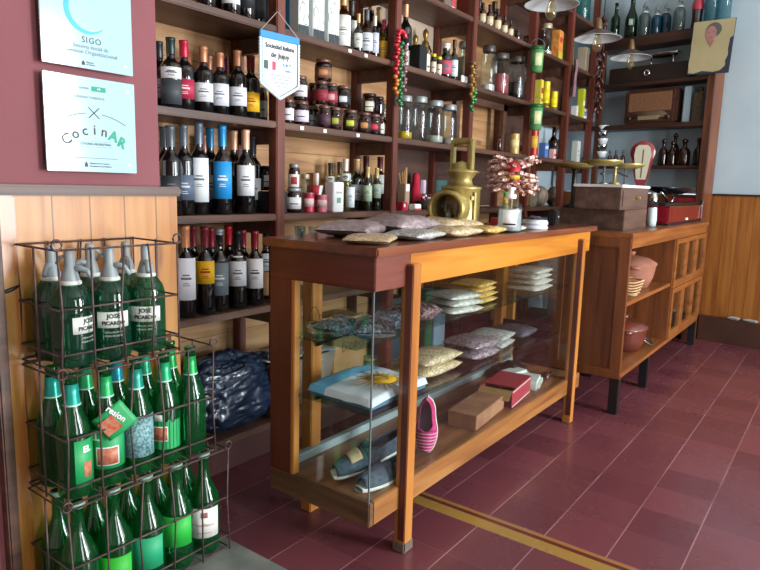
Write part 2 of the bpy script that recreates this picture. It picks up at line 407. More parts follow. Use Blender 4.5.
# ================================================================== DISPLAY COUNTER
C0, C1, CY0, CY1 = 1.335, 3.05, 1.0, 1.40
dc = thing('display_counter', 'orange varnished wooden display counter with glass sides and glass shelves', 'counter', (C0, CY1, 0))
def pc(name, mb, mat, lab=None):
    o = obj(name, mb, mat, dc, loc=-Vector(dc.location))
    if lab: o['label'] = lab
    return o
pc('counter_top', MB().box((C0-.016, CY0-.018, .915), (C1+.045, CY1+.02, .94), .004), CTR_T)
pc('header_rail', MB().box((1.50, CY0, .82), (C1, CY0+.022, .915), .002), CTR_O)
pc('header_end', MB().box((C0+.002, CY0, .82), (1.50, CY0+.022, .915), .002), wood('red_varnish_header', '#50251b', '#6c3427', '#7a4031', 'X', .38, coat=.3), 'dark red left end of the front rail')
pc('header_rail', MB().box((C0, CY0+.001, .82), (C0+.02, CY1, .915), .002), CTR_R, 'dark red varnished end board under the counter top')
pc('header_rail', MB().box((C0+.02, CY1-.02, .86), (C1, CY1, .915)), CTR_O)
pc('header_rail', MB().box((C1-.02, CY0+.022, .82), (C1, CY1-.02, .915)), CTR_O)
for x in (1.483, 2.887):
    pc('leg', MB().box((x, CY0-.024, 0), (x+.044, CY0+.016, .885), .003), CTR_OV)
    pc('leg_side_strip', MB().box((x-.0015, CY0-.022, .04), (x+.001, CY0+.0, .88)), CTR_RV)
    pc('leg', MB().box((x, CY1-.04, 0), (x+.05, CY1+.005, .885), .003), CTR_OV)
pc('foot_cap', MB().box((1.480, CY0-.027, 0), (1.530, CY0+.019, .035), .004), noisemat('dirty_metal', '#6a6258', '#8a8276', 30, .5, .1, metal=.5))
pc('corner_post', MB().box((C0, 1.312, .21), (C0+.028, CY1, .82), .002), CTR_RV, 'wide dark red corner post')
pc('corner_bead', MB().box((C0+.001, 1.297, .21), (C0+.027, 1.312, .82), .002), CTR_OV)
pc('corner_post', MB().box((C1-.03, 1.36, .21), (C1, CY1, .82), .002), CTR_OV)
pc('base_rail', MB().box((C0+.02, CY0, .139), (C1, CY0+.03, .213), .003), wood('base_rail_wood', '#6e4220', '#8f5e2e', '#a4733e', 'X', .4, coat=.2))
pc('base_rail', MB().box((C0, CY0, .139), (C0+.022, CY1, .213), .003), wood('worn_end_board', '#46301f', '#64452c', '#7a5838', 'Y', .5), 'worn brown end rail')
pc('base_rail', MB().box((C0+.02, CY1-.03, .139), (C1, CY1, .213), .003), CTR_F)
pc('case_floor', MB().box((C0+.02, CY0+.028, .18), (C1-.002, CY1-.03, .208)), CTR_F)
pc('front_pane', MB().box((C0+.006, CY0+.008, .21), (C1-.004, CY0+.012, .822)), PANE)
pc('end_pane', MB().box((C0+.004, CY0+.014, .21), (C0+.008, 1.298, .822)), PANE)
pc('end_pane', MB().box((C1-.010, CY0+.014, .21), (C1-.006, 1.36, .822)), PANE)
pc('corner_joint', MB().box((C0+.002, CY0+.004, .21), (C0+.006, CY0+.008, .822)), pm('joint_glass_edge', '#5a6a6c', .2))
pc('sliding_track', MB().box((C0+.03, 1.345, .208), (C1-.03, 1.372, .236), .003), pm('track_aluminium', '#a9b8bd', .35, metal=.4))
GS1, GS2 = .648, .466
pc('glass_shelf', MB().box((1.355, 1.075, GS1-.007), (C1-.02, 1.33, GS1), .001), SHELFG)
pc('glass_shelf', MB().box((1.355, 1.015, GS2-.007), (C1-.3, 1.30, GS2), .001), SHELFG)
mb = MB()
for x in (1.50, 2.9):
    for z in (GS1, GS2): mb.poly([(x, 1.355, z-.008), (x, 1.355, z-.07), (x, 1.22, z-.008)], (.012, 0, 0))
pc('shelf_bracket', mb, BLACK)

# ================================================================== RIGHT CABINET
K0, K1, KY0, KY1, KT, KB = 3.153, 5.10, .834, 1.20, .909, .188
cb = thing('pottery_cabinet', 'long brown wooden cabinet with an open pottery bay and small glazed doors', 'cabinet', (K0, KY1, 0))
def pk(name, mb, mat, lab=None):
    o = obj(name, mb, mat, cb, loc=-Vector(cb.location)); 
    if lab: o['label'] = lab
    return o
pk('cabinet_top', MB().box((K0-.012, KY0-.008, KT-.024), (K1+.01, KY1, KT), .003), CABX)
pk('top_rail', MB().box((K0, KY0, KT-.075), (K1, KY0+.02, KT-.024), .002), CABX)
mb = MB(); mb.box((K0, KY0+.0, KB), (K0+.014, KY1, KT-.024))
pk('side_panel', mb, CAB)
mb = MB()
mb.box((K0-.012, KY0, KB), (K0+.002, KY0+.05, KT-.024)).box((K0-.012, KY1-.05, KB), (K0+.002, KY1, KT-.024))
mb.box((K0-.012, KY0+.05, KB), (K0+.002, KY1-.05, KB+.045)).box((K0-.012, KY0+.05, KT-.07), (K0+.002, KY1-.05, KT-.024))
pk('side_frame', mb, CAB)
pk('side_panel', MB().box((K1-.014, KY0, KB), (K1, KY1, KT-.024)), CAB)
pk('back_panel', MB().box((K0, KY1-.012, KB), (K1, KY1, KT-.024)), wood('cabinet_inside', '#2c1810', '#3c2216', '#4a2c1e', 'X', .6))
pk('bottom_board', MB().box((K0, KY0, KB), (K1, KY1, KB+.022), .002), CABX)
XM = 4.13
pk('middle_shelf', MB().box((K0+.014, KY0+.01, .545), (XM, KY1-.01, .565), .002), CABX)
pk('divider', MB().box((XM, KY0+.005, KB+.02), (XM+.016, KY1-.01, KT-.026)), CAB)
w = (K1-XM-.014)/3
for i in range(3):
    for (z0, z1) in ((KB+.024, .525), (.53, KT-.078)):
        x0 = XM+.016+i*w*.985; x1 = x0+w*.965
        mb = MB(); f = .045
        mb.box((x0, KY0-.004, z0), (x0+f, KY0+.016, z1)).box((x1-f, KY0-.004, z0), (x1, KY0+.016, z1))
        mb.box((x0+f, KY0-.004, z0), (x1-f, KY0+.016, z0+.045)).box((x0+f, KY0-.004, z1-.03), (x1-f, KY0+.016, z1))
        d = pk('door', mb, CABX)
        pn = obj('door_pane', MB().box((x0+f, KY0+.004, z0+.045), (x1-f, KY0+.008, z1-.03)), PANE, d)
for x in (K0+.002, 3.72, K1-.05):
    for y in (KY0+.004, KY1-.05):
        pk('leg', MB().box((x, y, 0), (x+.045, y+.045, KB), .002), BLACK)
# ================================================================== CONTAINERS
CACHE = {}
def mesh(key, fn):
    if key not in CACHE: CACHE[key] = fn().mesh(key)
    return CACHE[key]
def arc(r, z0, z1, half, seg=12, th=.0006):      # curved label facing -Y
    return MB().lathe([(r, z0), (r+th, z0), (r+th, z1), (r, z1), (r, z0)], seg, a0=-PI/2-half, a1=-PI/2+half)
def bottle_prof(h, r, sh0, sh1, rn, base=.004):
    p = [(0, base*1.5), (r*.6, base), (r*.85, 0), (r, .006), (r, sh0*h)]
    for k in range(1, 6):
        t = k/6; p.append((r+(rn-r)*(3*t*t-2*t**3), sh0*h+(sh1-sh0)*h*t))
    p += [(rn, sh1*h), (rn, .965*h), (rn*1.1, .967*h), (rn*1.1, h*.998), (rn*.7, h), (0, h)]
    return p
KINDS = {  # height, radius, shoulder start/end, neck radius
 'bordeaux': (.30, .0375, .60, .74, .0145), 'burgundy': (.30, .041, .42, .76, .0145), 'oil': (.26, .028, .62, .75, .012),
 'round': (.22, .034, .55, .75, .012), 'beer': (.315, .042, .50, .82, .0145), 'litre': (.30, .0455, .50, .80, .0150), 'slim': (.26, .030, .55, .72, .011),
 'brownphial': (.15, .026, .62, .75, .010), 'stub': (.12, .024, .6, .75, .013)}
def capm(c): return pm('capsule_'+c.strip('#'), c, .35, metal=.25)
def labm(c): return pm('label_'+c.strip('#'), c, .6)
def bottle(kind, x, y, z, label, cat='bottle', group=None, glassm=None, cap=None, lab=None, lz=(.17, .45), half=1.1, capz=.77, ink='#6c7078', h=None, turn=0, name=None, ink2=None, lab2=None):
    H0, r, s0, s1, rn = KINDS[kind]
    s = (h/H0) if h else 1.0
    ang = faceang(x, y)+PI/2+turn
    t = thing(name or {'bordeaux': 'wine_bottle', 'burgundy': 'wine_bottle', 'oil': 'oil_bottle', 'beer': 'green_bottle', 'litre': 'green_bottle'}.get(kind, 'bottle'), label, cat, (x, y, z), ang, group, (.93 if kind == 'bordeaux' else s,)*2+(s,))
    obj('bottle_body', mesh(kind+'_body', lambda: MB().lathe(bottle_prof(H0, r, s0, s1, rn), 24)), glassm or WINEG, t)
    if cap:
        obj('capsule', mesh('%s_cap%.2f' % (kind, capz), lambda: MB().lathe([(rn+.0012, capz*H0), (rn+.0015, H0*.96), (rn*1.1+.0012, H0*.965), (rn*1.1+.0012, H0*1.002), (0, H0*1.003)], 16)), capm(cap), t)
    if lab:
        key = '%s_lab%.2f_%.2f_%.1f' % (kind, lz[0], lz[1], half)
        lo = obj('bottle_label', mesh(key, lambda: arc(r+.0008, lz[0]*H0, lz[1]*H0, half)), labm(lab), t)
        if ink:
            def marks():
                m = MB(); zc = (lz[0]+lz[1])/2*H0; dz = min((lz[1]-lz[0])*H0, .085)
                for (f, hw, th_) in ((.16, .34, .0022), (.03, .5, .0035), (-.16, .28, .0012), (-.24, .34, .0012)):
                    zz = zc+f*dz; m.lathe([(r+.0018, zz-th_), (r+.0020, zz-th_), (r+.0020, zz+th_), (r+.0018, zz+th_)], 6, a0=-PI/2-hw, a1=-PI/2+hw)
                return m
            obj('print', mesh(key+'_ink', marks), pm('ink_'+ink.strip('#'), ink, .7), lo)
    if lab2:
        obj('lower_label', mesh(kind+'_lab2_%.2f' % lz[0], lambda: arc(r+.0008, .06*H0, lz[0]*H0-.004, half)), labm(lab2), t)
    return t
Y1, Y2 = 1.875, 1.975        # front and second row on the shelves
OCC = []
def free(px, y, z, r, ymax=2.04):
    best = None
    for dy in [i*.01 for i in range(0, 24)]:
        if y+dy > ymax: break
        for dp in (0, 1, -1, 2, -2, 3, -3):
            x = sx(px+dp, y+dy, z)
            gap = min([math.hypot(x-a, y+dy-b)-r-c for a, b, zz, c in OCC if abs(zz-z) < .02] or [1])
            if min(abs(x-p) for p in P) < r+.024 and (y+dy < YF+.044+r or y+dy > YB-.04-r): gap = min(gap, -.01)
            cost = dy*1.2+abs(dp)*.01+max(0, -gap)*20
            if best is None or cost < best[0]: best = (cost, x, y+dy)
    OCC.append((best[1], best[2], z, r)); return best[1], best[2]
def shelfb(kind, px, zk, row, toppy, label, **k):
    y = {1: Y1, 2: 1.955, 0: 1.86, 3: 2.03}[row]; z = SZ[zk]; x, y = free(px, y, z, KINDS[kind][1]*.93)
    if toppy is not None:
        k['h'] = zt(x, y, toppy)-z
    return bottle(kind, x, y, z, label, **k)
G = 'wine bottles beside the red wall'
SH = {'d': 'on the shelf level with the two wall plaques', 'c': 'on the middle wine shelf', 'b': 'on the lowest wine shelf'}
# --- bay by the red wall: upper wine shelf
shelfb('bordeaux', 160, 'd', 2, 42, 'wine bottle with dark grey cap half hidden by the red wall edge, upper wine shelf', cap='#2e3438', lab='#d8dcde', group=G)
shelfb('bordeaux', 172, 'd', 1, 38, 'wine bottle with dark green cap and white over grey label, upper wine shelf', cap='#22352c', lab='#e6e8e8', lz=(.42, .58), lab2='#3e4449', group=G)
shelfb('bordeaux', 184, 'd', 1, 41, 'wine bottle with bright red cap and crimson label, upper wine shelf', cap='#b81e3c', lab='#b02848', ink='#f0d8dc', group=G)
shelfb('bordeaux', 189, 'd', 2, 50, 'wine bottle with orange cap behind the crimson labelled bottle', cap='#c07a52', lab='#30343a', ink=None, group=G)
shelfb('bordeaux', 201, 'd', 1, 47, 'wine bottle with copper cap and white label right of the crimson one', cap='#b8805c', lab='#eceef2', group=G)
shelfb('bordeaux', 209, 'd', 2, 56, 'wine bottle with copper cap in the second row of the upper wine shelf', cap='#b47a60', lab='#e4e6e8', group=G)
shelfb('bordeaux', 219, 'd', 1, 53, 'wine bottle with copper cap and broad pale label, middle of the upper wine shelf', cap='#ad7756', lab='#dfe5ee', lz=(.15, .5), group=G)
shelfb('bordeaux', 224, 'd', 2, 57, 'wine bottle with purple red cap showing behind the middle of the upper wine shelf', cap='#6a2440', lab='#25272c', ink=None, group=G)
shelfb('bordeaux', 238, 'd', 1, 51, 'wine bottle with copper cap and square white label beside the yellow labelled one', cap='#b5805e', lab='#e2e7ef', group=G)
shelfb('bordeaux', 251, 'd', 1, 56, 'wine bottle with red cap and yellow label on the upper wine shelf', cap='#7c2630', lab='#e6b21c', ink='#a43a20', lz=(.12, .42), group=G)
# middle wine shelf
shelfb('bordeaux', 166, 'c', 2, 127, 'wine bottle with grey cap at the far left of the middle wine shelf', cap='#4a525a', lab='#c9cdd2', group=G)
shelfb('bordeaux', 172, 'c', 1, 126, 'wine bottle with silvery grey cap partly hidden by the red wall, middle wine shelf', cap='#596268', lab='#2a3036', group=G)
shelfb('bordeaux', 183, 'c', 1, 125, 'wine bottle with grey cap and slate blue label, middle wine shelf', cap='#5a646c', lab='#56647a', ink='#c8d0dc', group=G)
shelfb('bordeaux', 199, 'c', 1, 123, 'wine bottle with silver cap and tall white label, middle wine shelf', cap='#5d6a7a', lab='#e4ecf2', lz=(.14, .62), group=G)
shelfb('bordeaux', 205, 'c', 3, 135, 'wine bottle with copper cap behind the tall white label', cap='#a66a58', lab='#22262c', ink=None, group=G)
shelfb('bordeaux', 211, 'c', 2, 128, 'wine bottle with blue cap in the second row of the middle wine shelf', cap='#1e6f9e', lab='#dfeaea', group=G)
shelfb('bordeaux', 223, 'c', 1, 126, 'wine bottle with bright blue cap and blue label, middle wine shelf', cap='#1a86c4', lab='#1d8fd6', ink='#e8f4fc', lz=(.18, .6), group=G)
shelfb('bordeaux', 234, 'c', 2, 131, 'wine bottle with cream cap behind the blue labelled one', cap='#d6a988', lab='#20262c', ink=None, group=G)
shelfb('bordeaux', 246, 'c', 1, 130, 'wine bottle with cream cap and white label, middle wine shelf', cap='#deb092', lab='#e6eaf0', lz=(.22, .58), group=G)
shelfb('bordeaux', 253, 'c', 2, 136, 'wine bottle with clear neck and white label at the right of the middle wine shelf', cap='#3a4046', lab='#d8dce0', group=G)
# lowest wine shelf
shelfb('bordeaux', 187, 'b', 1, 226, 'wine bottle with copper cap and tall plain white label, lowest wine shelf', cap='#c9855c', lab='#e6e9f4', lz=(.2, .66), group=G)
shelfb('bordeaux', 194, 'b', 2, 226, 'wine bottle with wine red cap behind the first bottle of the lowest shelf', cap='#7a2836', lab='#202428', ink=None, group=G)
shelfb('bordeaux', 206, 'b', 1, 227, 'wine bottle with dark red cap and bright yellow label, lowest wine shelf', cap='#742430', lab='#f0ba12', ink='#b03414', lz=(.36, .62), group=G)
shelfb('bordeaux', 212, 'b', 2, 228, 'wine bottle with crimson cap behind the yellow labelled one, lowest wine shelf', cap='#8a2838', lab='#22252a', ink=None, group=G)
shelfb('bordeaux', 220, 'b', 1, 229, 'wine bottle with silver tipped black cap and grey label, lowest wine shelf', cap='#8c949a', lab='#6c7880', capz=.93, ink='#dde0e4', lz=(.2, .6), group=G)
shelfb('bordeaux', 229, 'b', 2, 226, 'wine bottle with bright red cap in the second row, lowest wine shelf', cap='#c01c34', lab='#22252a', ink=None, group=G)
b = shelfb('bordeaux', 238, 'b', 1, 231, 'wine bottle with black cap, white neck tag and pale label, lowest wine shelf', cap='#1c1f22', lab='#dfe2ea', lz=(.3, .62), group=G)
obj('neck_tag', mesh('necktag', lambda: arc(.026, .196, .206, .9)), WHITE, b)
shelfb('bordeaux', 243, 'b', 2, 230, 'wine bottle with raspberry cap behind the white neck tag', cap='#9c2c44', lab='#22252a', ink=None, group=G)
shelfb('bordeaux', 255, 'b', 1, 231, 'wine bottle with dark red cap and white label touched with red, lowest wine shelf', cap='#8e2634', lab='#e8e4ea', ink='#4a4c58', lz=(.24, .64), group=G)
shelfb('bordeaux', 266, 'b', 2, 231, 'wine bottle with black cap and white and tan label beside the counter', cap='#24282c', lab='#e2e4e6', lab2='#b98a5c', lz=(.42, .68), group=G)
# top row, only the lower halves show
for i, (px, r_) in enumerate(((206, 1), (216, 2), (231, 1), (246, 1), (257, 2), (268, 1))):
    shelfb('bordeaux', px, 'e', r_, None, ['dark wine bottle cut by the photo edge, first of the top shelf', 'dark wine bottle behind the first two of the top shelf', 'dark wine bottle with low white label on the top shelf', 'dark wine bottle right of the white labelled one on the top shelf', 'dark wine bottle behind the last two of the top shelf', 'dark wine bottle on the top shelf just left of the pennant post'][i],
           cap='#2c2c30', lab='#e2e6e8' if px == 231 else '#1d2024', lz=(.13, .5), ink=None, group=G)
# dark jar beside the wines
def jar(x, y, z, h, r, label, glassm=CLEARG, lid='#b9a98c', fill=None, fillh=.6, lab=None, ink='#3a3a44', cat='jar', group=None, name='glass_jar', lidr=1.0, patch=None, wide=1.0):
    t = thing(name, label, cat, (x, y, z), faceang(x, y)+PI/2, group, (r/.05, r/.05, h/.16))
    obj('jar_body', mesh('jar_body', lambda: MB().lathe([(0, .004), (.044, .002), (.05, .010), (.05, .115), (.047, .128), (.039, .136), (.039, .142)], 24)), glassm, t)
    obj('lid', mesh('jar_lid%.2f' % lidr, lambda: MB().lathe([(.041*lidr, .138), (.043*lidr, .140), (.043*lidr, .157), (.040*lidr, .160), (0, .160)], 20)), pm('lid_'+lid.strip('#'), lid, .35, metal=.3), t)
    if fill: obj('contents', mesh('jar_fill%.2f' % fillh, lambda: MB().lathe([(0, .006), (.0465, .008), (.0465, .13*fillh), (.03, .13*fillh+.004), (0, .13*fillh+.002)], 18)), grainmat('contents_'+fill.strip('#'), fill, fill, fill, 40), t)
    if lab:
        lo = obj('jar_label', mesh('jar_lab%.1f' % wide, lambda: arc(.0505, .025, .10, wide)), labm(lab), t)
        if patch: obj('picture', mesh('jar_patch', lambda: arc(.0515, .042, .084, .5)), labm(patch), lo)
        elif ink: obj('print', mesh('jar_ink', lambda: MB().lathe([(.0516, .055), (.0518, .055), (.0518, .062), (.0516, .062)], 6, a0=-PI/2-.5, a1=-PI/2+.5)), pm('ink_'+ink.strip('#'), ink, .7), lo)
    return t
def sjar(px, zk, y, toppy, rpx, label, dz=0, **k):
    z = SZ[zk]+dz; x = sx(px, y, z); dep = (Vector((x, y, z))-CAMP).dot(FW)
    x, y = free(px, y, z, rpx*dep/FL)
    return jar(x, y, z, zt(x, y, toppy)-z, rpx*dep/FL, label, **k)
DARKF = pm('dark_preserve', '#1c0e10', .08, coat=1)
sjar(262, 'd', 1.93, 88, 5.5, 'grey green glass jar at the end of the upper wine shelf by the pennant', glassm=AMBERG, lid='#5b6258', lab='#8c9488')
sjar(268, 'c', 1.92, 166, 8, 'squat dark jar beside the wines on the middle wine shelf', dz=.088, glassm=DARKF, lid='#1a1a1c', lab='#dfe0e2', wide=.5)
mb = MB().box((-.06, -.06, 0), (.06, .06, .086), .004)
tag(obj('dark_box', mb, pm('dark_gloss_box', '#1d1a1e', .3), loc=(sx(267, 1.93, SZ['c']), 1.93, SZ['c'])), 'small dark box under the squat jar on the middle wine shelf', 'box')

# --- preserve jars, second bay, three tiers
PG = 'jam jars stacked behind the pennant'
Z1 = 0; jh = .098
def tier(n): return (0, jh+.002, 2*jh+.004)[n]
JJ = [(288, 1.87, 0, 5.5, '#e9e6ea', None, 'white labelled jam jar standing half behind the pennant post, bottom row'),
 (301, 1.87, 0, 7.2, '#dcd6e6', None, 'jam jar with lilac white label, bottom row of the jar stack'),
 (313, 1.94, 0, 5.5, '#8f9a98', None, 'jam jar with grey label set back in the bottom row'),
 (324, 1.87, 0, 6, '#4d3040', None, 'jam jar with purple label, bottom row of the jar stack'),
 (335, 1.87, 0, 6, '#4a2a26', '#a8b44c', 'jam jar with green fruit picture on brown label, bottom row'),
 (350, 1.87, 0, 7, '#3e2620', '#c2cc4a', 'jam jar with big yellow green pear picture, bottom row'),
 (364, 1.87, 0, 6.5, '#3a2a22', '#c48a54', 'jam jar with tan fruit picture, bottom row'),
 (374, 1.87, 0, 6, '#402224', '#d23c50', 'jam jar with red fruit picture, bottom row'),
 (381, 1.88, 0, 4.5, '#e6e4da', None, 'slim jar with cream label closing the bottom row of jars'),
 (300, 1.875, 1, 6.8, '#dcd8e0', None, 'jam jar with pale label in the second tier behind the pennant'),
 (313, 1.95, 1, 5, '#7c2436', None, 'jam jar with dark crimson label set back in the second tier'),
 (321, 1.88, 1, 6.6, '#8e2334', None, 'jam jar with crimson label in the second tier'),
 (331, 1.88, 1, 6, '#902a3a', '#d8a0a4', 'jam jar with pink round picture in the second tier'),
 (343, 1.88, 1, 7, '#26282e', '#e2e6ea', 'jam jar with white oval on black label, second tier')]
for px, y, tr, r_, lab, patch, text in JJ:
    z = SZ['d']+tier(tr); x = sx(px, y, z); dep = (Vector((x, y, z))-CAMP).dot(FW)
    r_ = r_*1.1*dep/FL; x, y = free(px, y, z, r_*.97)
    jar(x, y, z, jh, r_, text, glassm=DARKF, lid='#6c4a44', lab=lab, patch=patch, wide=1.2, group=PG, name='jam_jar')
z = SZ['d']+tier(2); x = sx(323, 1.90, z)
jar(x, 1.90, z, jh*.95, .037, 'jam jar alone on the third tier of the jar stack', glassm=DARKF, lid='#7a5448', lab='#7e5a40', patch='#c88a60', wide=1.2, group=PG, name='jam_jar')
for px, tp, r_, tx in ((369, 94, 8, 'squat dark jar with white round label on the jar stack right end'), (378, 97, 6, 'smaller dark jar right of the squat one on the jar stack')):
    sjar(px, 'd', 1.93 if px < 372 else 1.96, tp, r_, tx, dz=tier(1), glassm=DARKF, lid='#2c2420', lab='#e6e2cc' if px < 372 else None, wide=.45, group=PG)
sjar(386, 'd', 1.95, 104, 4.5, 'tall clear jar behind the end of the jam jars', fill='#b98b4a', fillh=.5)

# --- second bay, middle shelf
sjar(294, 'c', 1.875, 188, 8, 'dark preserve jar with white leaf label next to the wine shelf', glassm=DARKF, lid='#9aa0a4', lab='#dfe3e6', wide=1.0)
sjar(294, 'c', 1.88, 164, 6, 'dark jar with round red and white label standing on the leaf labelled jar', dz=.088, glassm=DARKF, lid='#8c8a84', lab='#e8dcd8', patch='#a03030', wide=1.0)
def boxt(px, zk, y, toppy, wpx, d, mat, label, name='box', cat='box', dz=0, rz=0, group=None, bev=.003, deco=None):
    z = SZ[zk]+dz; x = sx(px, y, z); dep = (Vector((x, y, z))-CAMP).dot(FW); w_ = wpx*dep/FL; h = zt(x, y, toppy)-z
    t = thing(name, label, cat, (x, y, z), rz, group)
    obj('carton', MB().box((-w_/2, -d/2, 0), (w_/2, d/2, h), bev), mat, t)
    if deco:
        for (u0, u1, v0, v1, c) in deco:
            obj('print', MB().box((-w_/2+u0*w_, -d/2-.0012, v0*h), (-w_/2+u1*w_, -d/2, v1*h)), pm('print_'+c.strip('#'), c, .6), t)
    return t
sjar(305, 'c', 1.96, 174, 5, 'clear glass bottle shaped jar behind the red tins', fill='#a88a60')
boxt(312, 'c', 2.0, 173, 7, .05, pm('brown_carton', '#a07250', .7), 'small brown and white carton standing at the back behind the red tins', deco=((.5, 1, .5, 1, '#dcd8d4'),))
def tin(x, y, z, h, r, body, label, top='#c9cdd0', band=None, name='tin', cat='tin', group=None, metal=.2, lowband=None):
    t = thing(name, label, cat, (x, y, z), faceang(x, y)+PI/2, group)
    obj('tin_body', MB().lathe([(0, 0), (r, 0), (r*1.02, .003), (r, .006), (r, h-.006), (r*1.02, h-.003), (r, h)], 22), pm('tin_'+body.strip('#'), body, .35, metal=metal), t)
    obj('tin_lid', MB().lathe([(r, h-.001), (r*.94, h+.001), (0, h+.001)], 22), pm('tintop_'+top.strip('#'), top, .35, metal=.4), t)
    if band: obj('tin_label', MB().lathe([(r+.0006, h*.3), (r+.0012, h*.3), (r+.0012, h*.72), (r+.0006, h*.72)], 10, a0=-PI/2-1.0, a1=-PI/2+1.0), labm(band), t)
    if lowband: obj('tin_band', MB().lathe([(r+.0006, h*.08), (r+.0012, h*.08), (r+.0012, h*.2), (r+.0006, h*.2)], 22), labm(lowband), t)
    return t
for px, y, tp, dz, c, bd, tx in ((309, 1.87, 193, 0, '#b8384e', '#efc8ce', 'pinkish red tin, left one of the bottom three'), (322, 1.87, 195, 0, '#e08090', '#f4d2d8', 'pale pink tin, right one of the bottom three'), (316, 1.92, 195, 0, '#c02840', '#eab4bc', 'deep red tin set back between the pink tins')):
    z = SZ['c']+dz; x = sx(px, y, z); tin(x, y, z, zt(x, y, tp)-z, .022, c, tx, band=bd, group='red tins left of the white box')
z = SZ['c']+.062; x = sx(316, 1.905, z)
t = thing('paper_cone', 'red and white tapered carton standing on the red tins', 'carton', (x, 1.905, z), .2)
obj('carton', MB().lathe([(0, 0), (.020, 0), (.030, .052), (0, .052)], 18), pm('red_carton', '#c0364a', .5), t); obj('front_flash', MB().lathe([(.0215, .006), (.031, .053), (.0315, .053), (.0219, .006)], 6, a0=-PI/2-.5, a1=-PI/2+.5), WHITE, t)
boxt(334, 'c', 1.88, 182, 14, .06, pm('white_carton', '#e7ecee', .5), 'white carton with a small green sprig on its front', name='white_box', rz=-.15, deco=((.35, .7, .3, .48, '#6fa08c'), (.3, .8, .62, .68, '#a6bcb6')))
OG = 'oil and vinegar bottles on the middle shelf'
for px, y, tp, kind, gm, cap, lab, lz, tx in (
 (330, 2.0, 163, 'oil', OILG, '#3c3630', '#e5e2d0', (.6, .72), 'olive oil bottle with dark cap, first from the white carton'),
 (339, 2.0, 162, 'oil', OILG, '#4a4038', '#e5e0d0', (.6, .72), 'olive oil bottle with dark cap, second from the white carton'),
 (345, 1.93, 159, 'oil', OILG, '#e8dcd0', '#dfe0da', (.58, .72), 'yellow olive oil bottle with pale cap in front of the other oils'),
 (350, 1.88, 172, 'slim', CLEARG, None, '#d8e4ea', (.1, .62), 'small clear bottle with pale blue label beside the yellow oil'),
 (356, 1.95, 159, 'bordeaux', WINEG2, '#c9a878', '#aeb6b4', (.2, .5), 'dark bottle with cream cap and crossed white sash'),
 (364, 2.02, 156, 'bordeaux', BROWNG, '#4a1e26', None, None, 'brown bottle with wine red cap behind the oils, left of two'),
 (367, 1.88, 167, 'oil', WINEG2, '#c8b070', '#a8c0a4', (.22, .58), 'dark oil bottle with gold cap and green label, left of the pair'),
 (379, 2.0, 157, 'bordeaux', BROWNG, '#5a2430', '#cfd4d4', (.3, .66), 'brown bottle with wine red cap at the end of the oils, right of two'),
 (378, 1.88, 168, 'oil', WINEG2, '#cdb474', '#a8bca8', (.3, .62), 'dark oil bottle with gold cap and green label, right of the pair')):
    shelf = SZ['c']; x, y = free(px, y, shelf, KINDS[kind][1]*.93)
    bottle(kind, x, y, shelf, tx, glassm=gm, cap=cap, lab=lab, lz=lz or (.2, .5), h=(zt(x, y, tp)-shelf), group=OG, half=1.2)
tin(sx(387, 1.93, SZ['c']), 1.93, SZ['c'], .07, .02, '#c2566c', 'pink tin behind the last oil bottle', band='#e7b8c0')

# --- second bay, upper shelf (e)
EG = 'bottles on the shelf above the jam jars'
boxt(287, 'e', 1.95, -20, 9, .07, pm('blue_carton', '#2b7fae', .5), 'blue carton right of the post above the pennant')
for i, (px, w_) in enumerate(((297, 13), (312, 15), (327, 15))):
    t = boxt(px, 'e', 1.90, -28, w_, .085, pm('art_carton', '#dfe6e4', .55), ['white bottle carton with grey line drawing, left of three', 'white bottle carton with grey line drawing, middle of three', 'white bottle carton with grey line drawing, right of three'][i], name='bottle_carton', group='white drawn bottle cartons', rz=-.1)
    w2 = w_*2.55/FL*.5
    mb = MB(); rr = random.Random(i)
    for q in range(7):
        c0 = Vector((rr.uniform(-.6, .6)*w2, -.0435, .03+q*.04)); mb.tube([c0+Vector((math.cos(a)*.016*rr.uniform(.6, 1.1), 0, math.sin(a)*.022)) for a in [k*PI/5 for k in range(9)]], .0011, 4)
    obj('line_drawing', mb, pm('grey_drawing', '#7d8a88', .7), t)
    obj('dark_base', MB().box((-w2*.98, -.0440, 0), (w2*.98, -.0427, .045)), pm('carton_base', '#1c2a30', .5), t)
for px, y, tp, kind, gm, cap, lab, lz, tx in (
 (343, 1.92, -8, 'bordeaux', AMBERG, '#b7a070', '#eceee8', (.1, .6), 'pale yellow bottle with tall white label above the jam jars'),
 (351, 1.88, 1, 'bordeaux', WINEG, '#2c2c2c', '#e9eceb', (.1, .62), 'black bottle with narrow white label above the jam jars'),
 (358, 1.87, 14, 'slim', WINEG2, '#c8a868', '#dfe4dc', (.14, .5), 'small dark bottle with gold cap and pale label above the jam jars'),
 (366, 1.89, 10, 'round', AMBERG, '#4a4a4c', '#cfd8dc', (.12, .5), 'round shouldered grey bottle with pale label above the jam jars'),
 (374, 1.87, 16, 'slim', WINEG, '#d9cdb8', '#ccd2ea', (.14, .6), 'dark bottle with lilac white label above the jam jars'),
 (378, 1.95, 8, 'oil', WINEG2, '#b49a6c', '#e0e0d8', (.1, .4), 'thin dark bottle with cork set back above the jam jars'),
 (384, 1.87, 20, 'slim', OILG, '#c02a58', '#e0b030', (.08, .5), 'yellow bottle with magenta neck beside the red and green garland'),
 (389, 1.96, 6, 'bordeaux', WINEG, '#8c7448', None, None, 'dark bottle with dull gold cap behind the garland post'),
 (369, 2.0, -6, 'bordeaux', WINEG, '#c0a070', None, None, 'tall dark bottle with cork coloured cap at the back above the jam jars')):
    z = SZ['e']; x, y = free(px, y, z, KINDS[kind][1]*.93)
    bottle(kind, x, y, z, tx, glassm=gm, cap=cap, lab=lab, lz=lz or (.2, .5), h=(zt(x, y, tp)-z), group=EG, half=1.1)

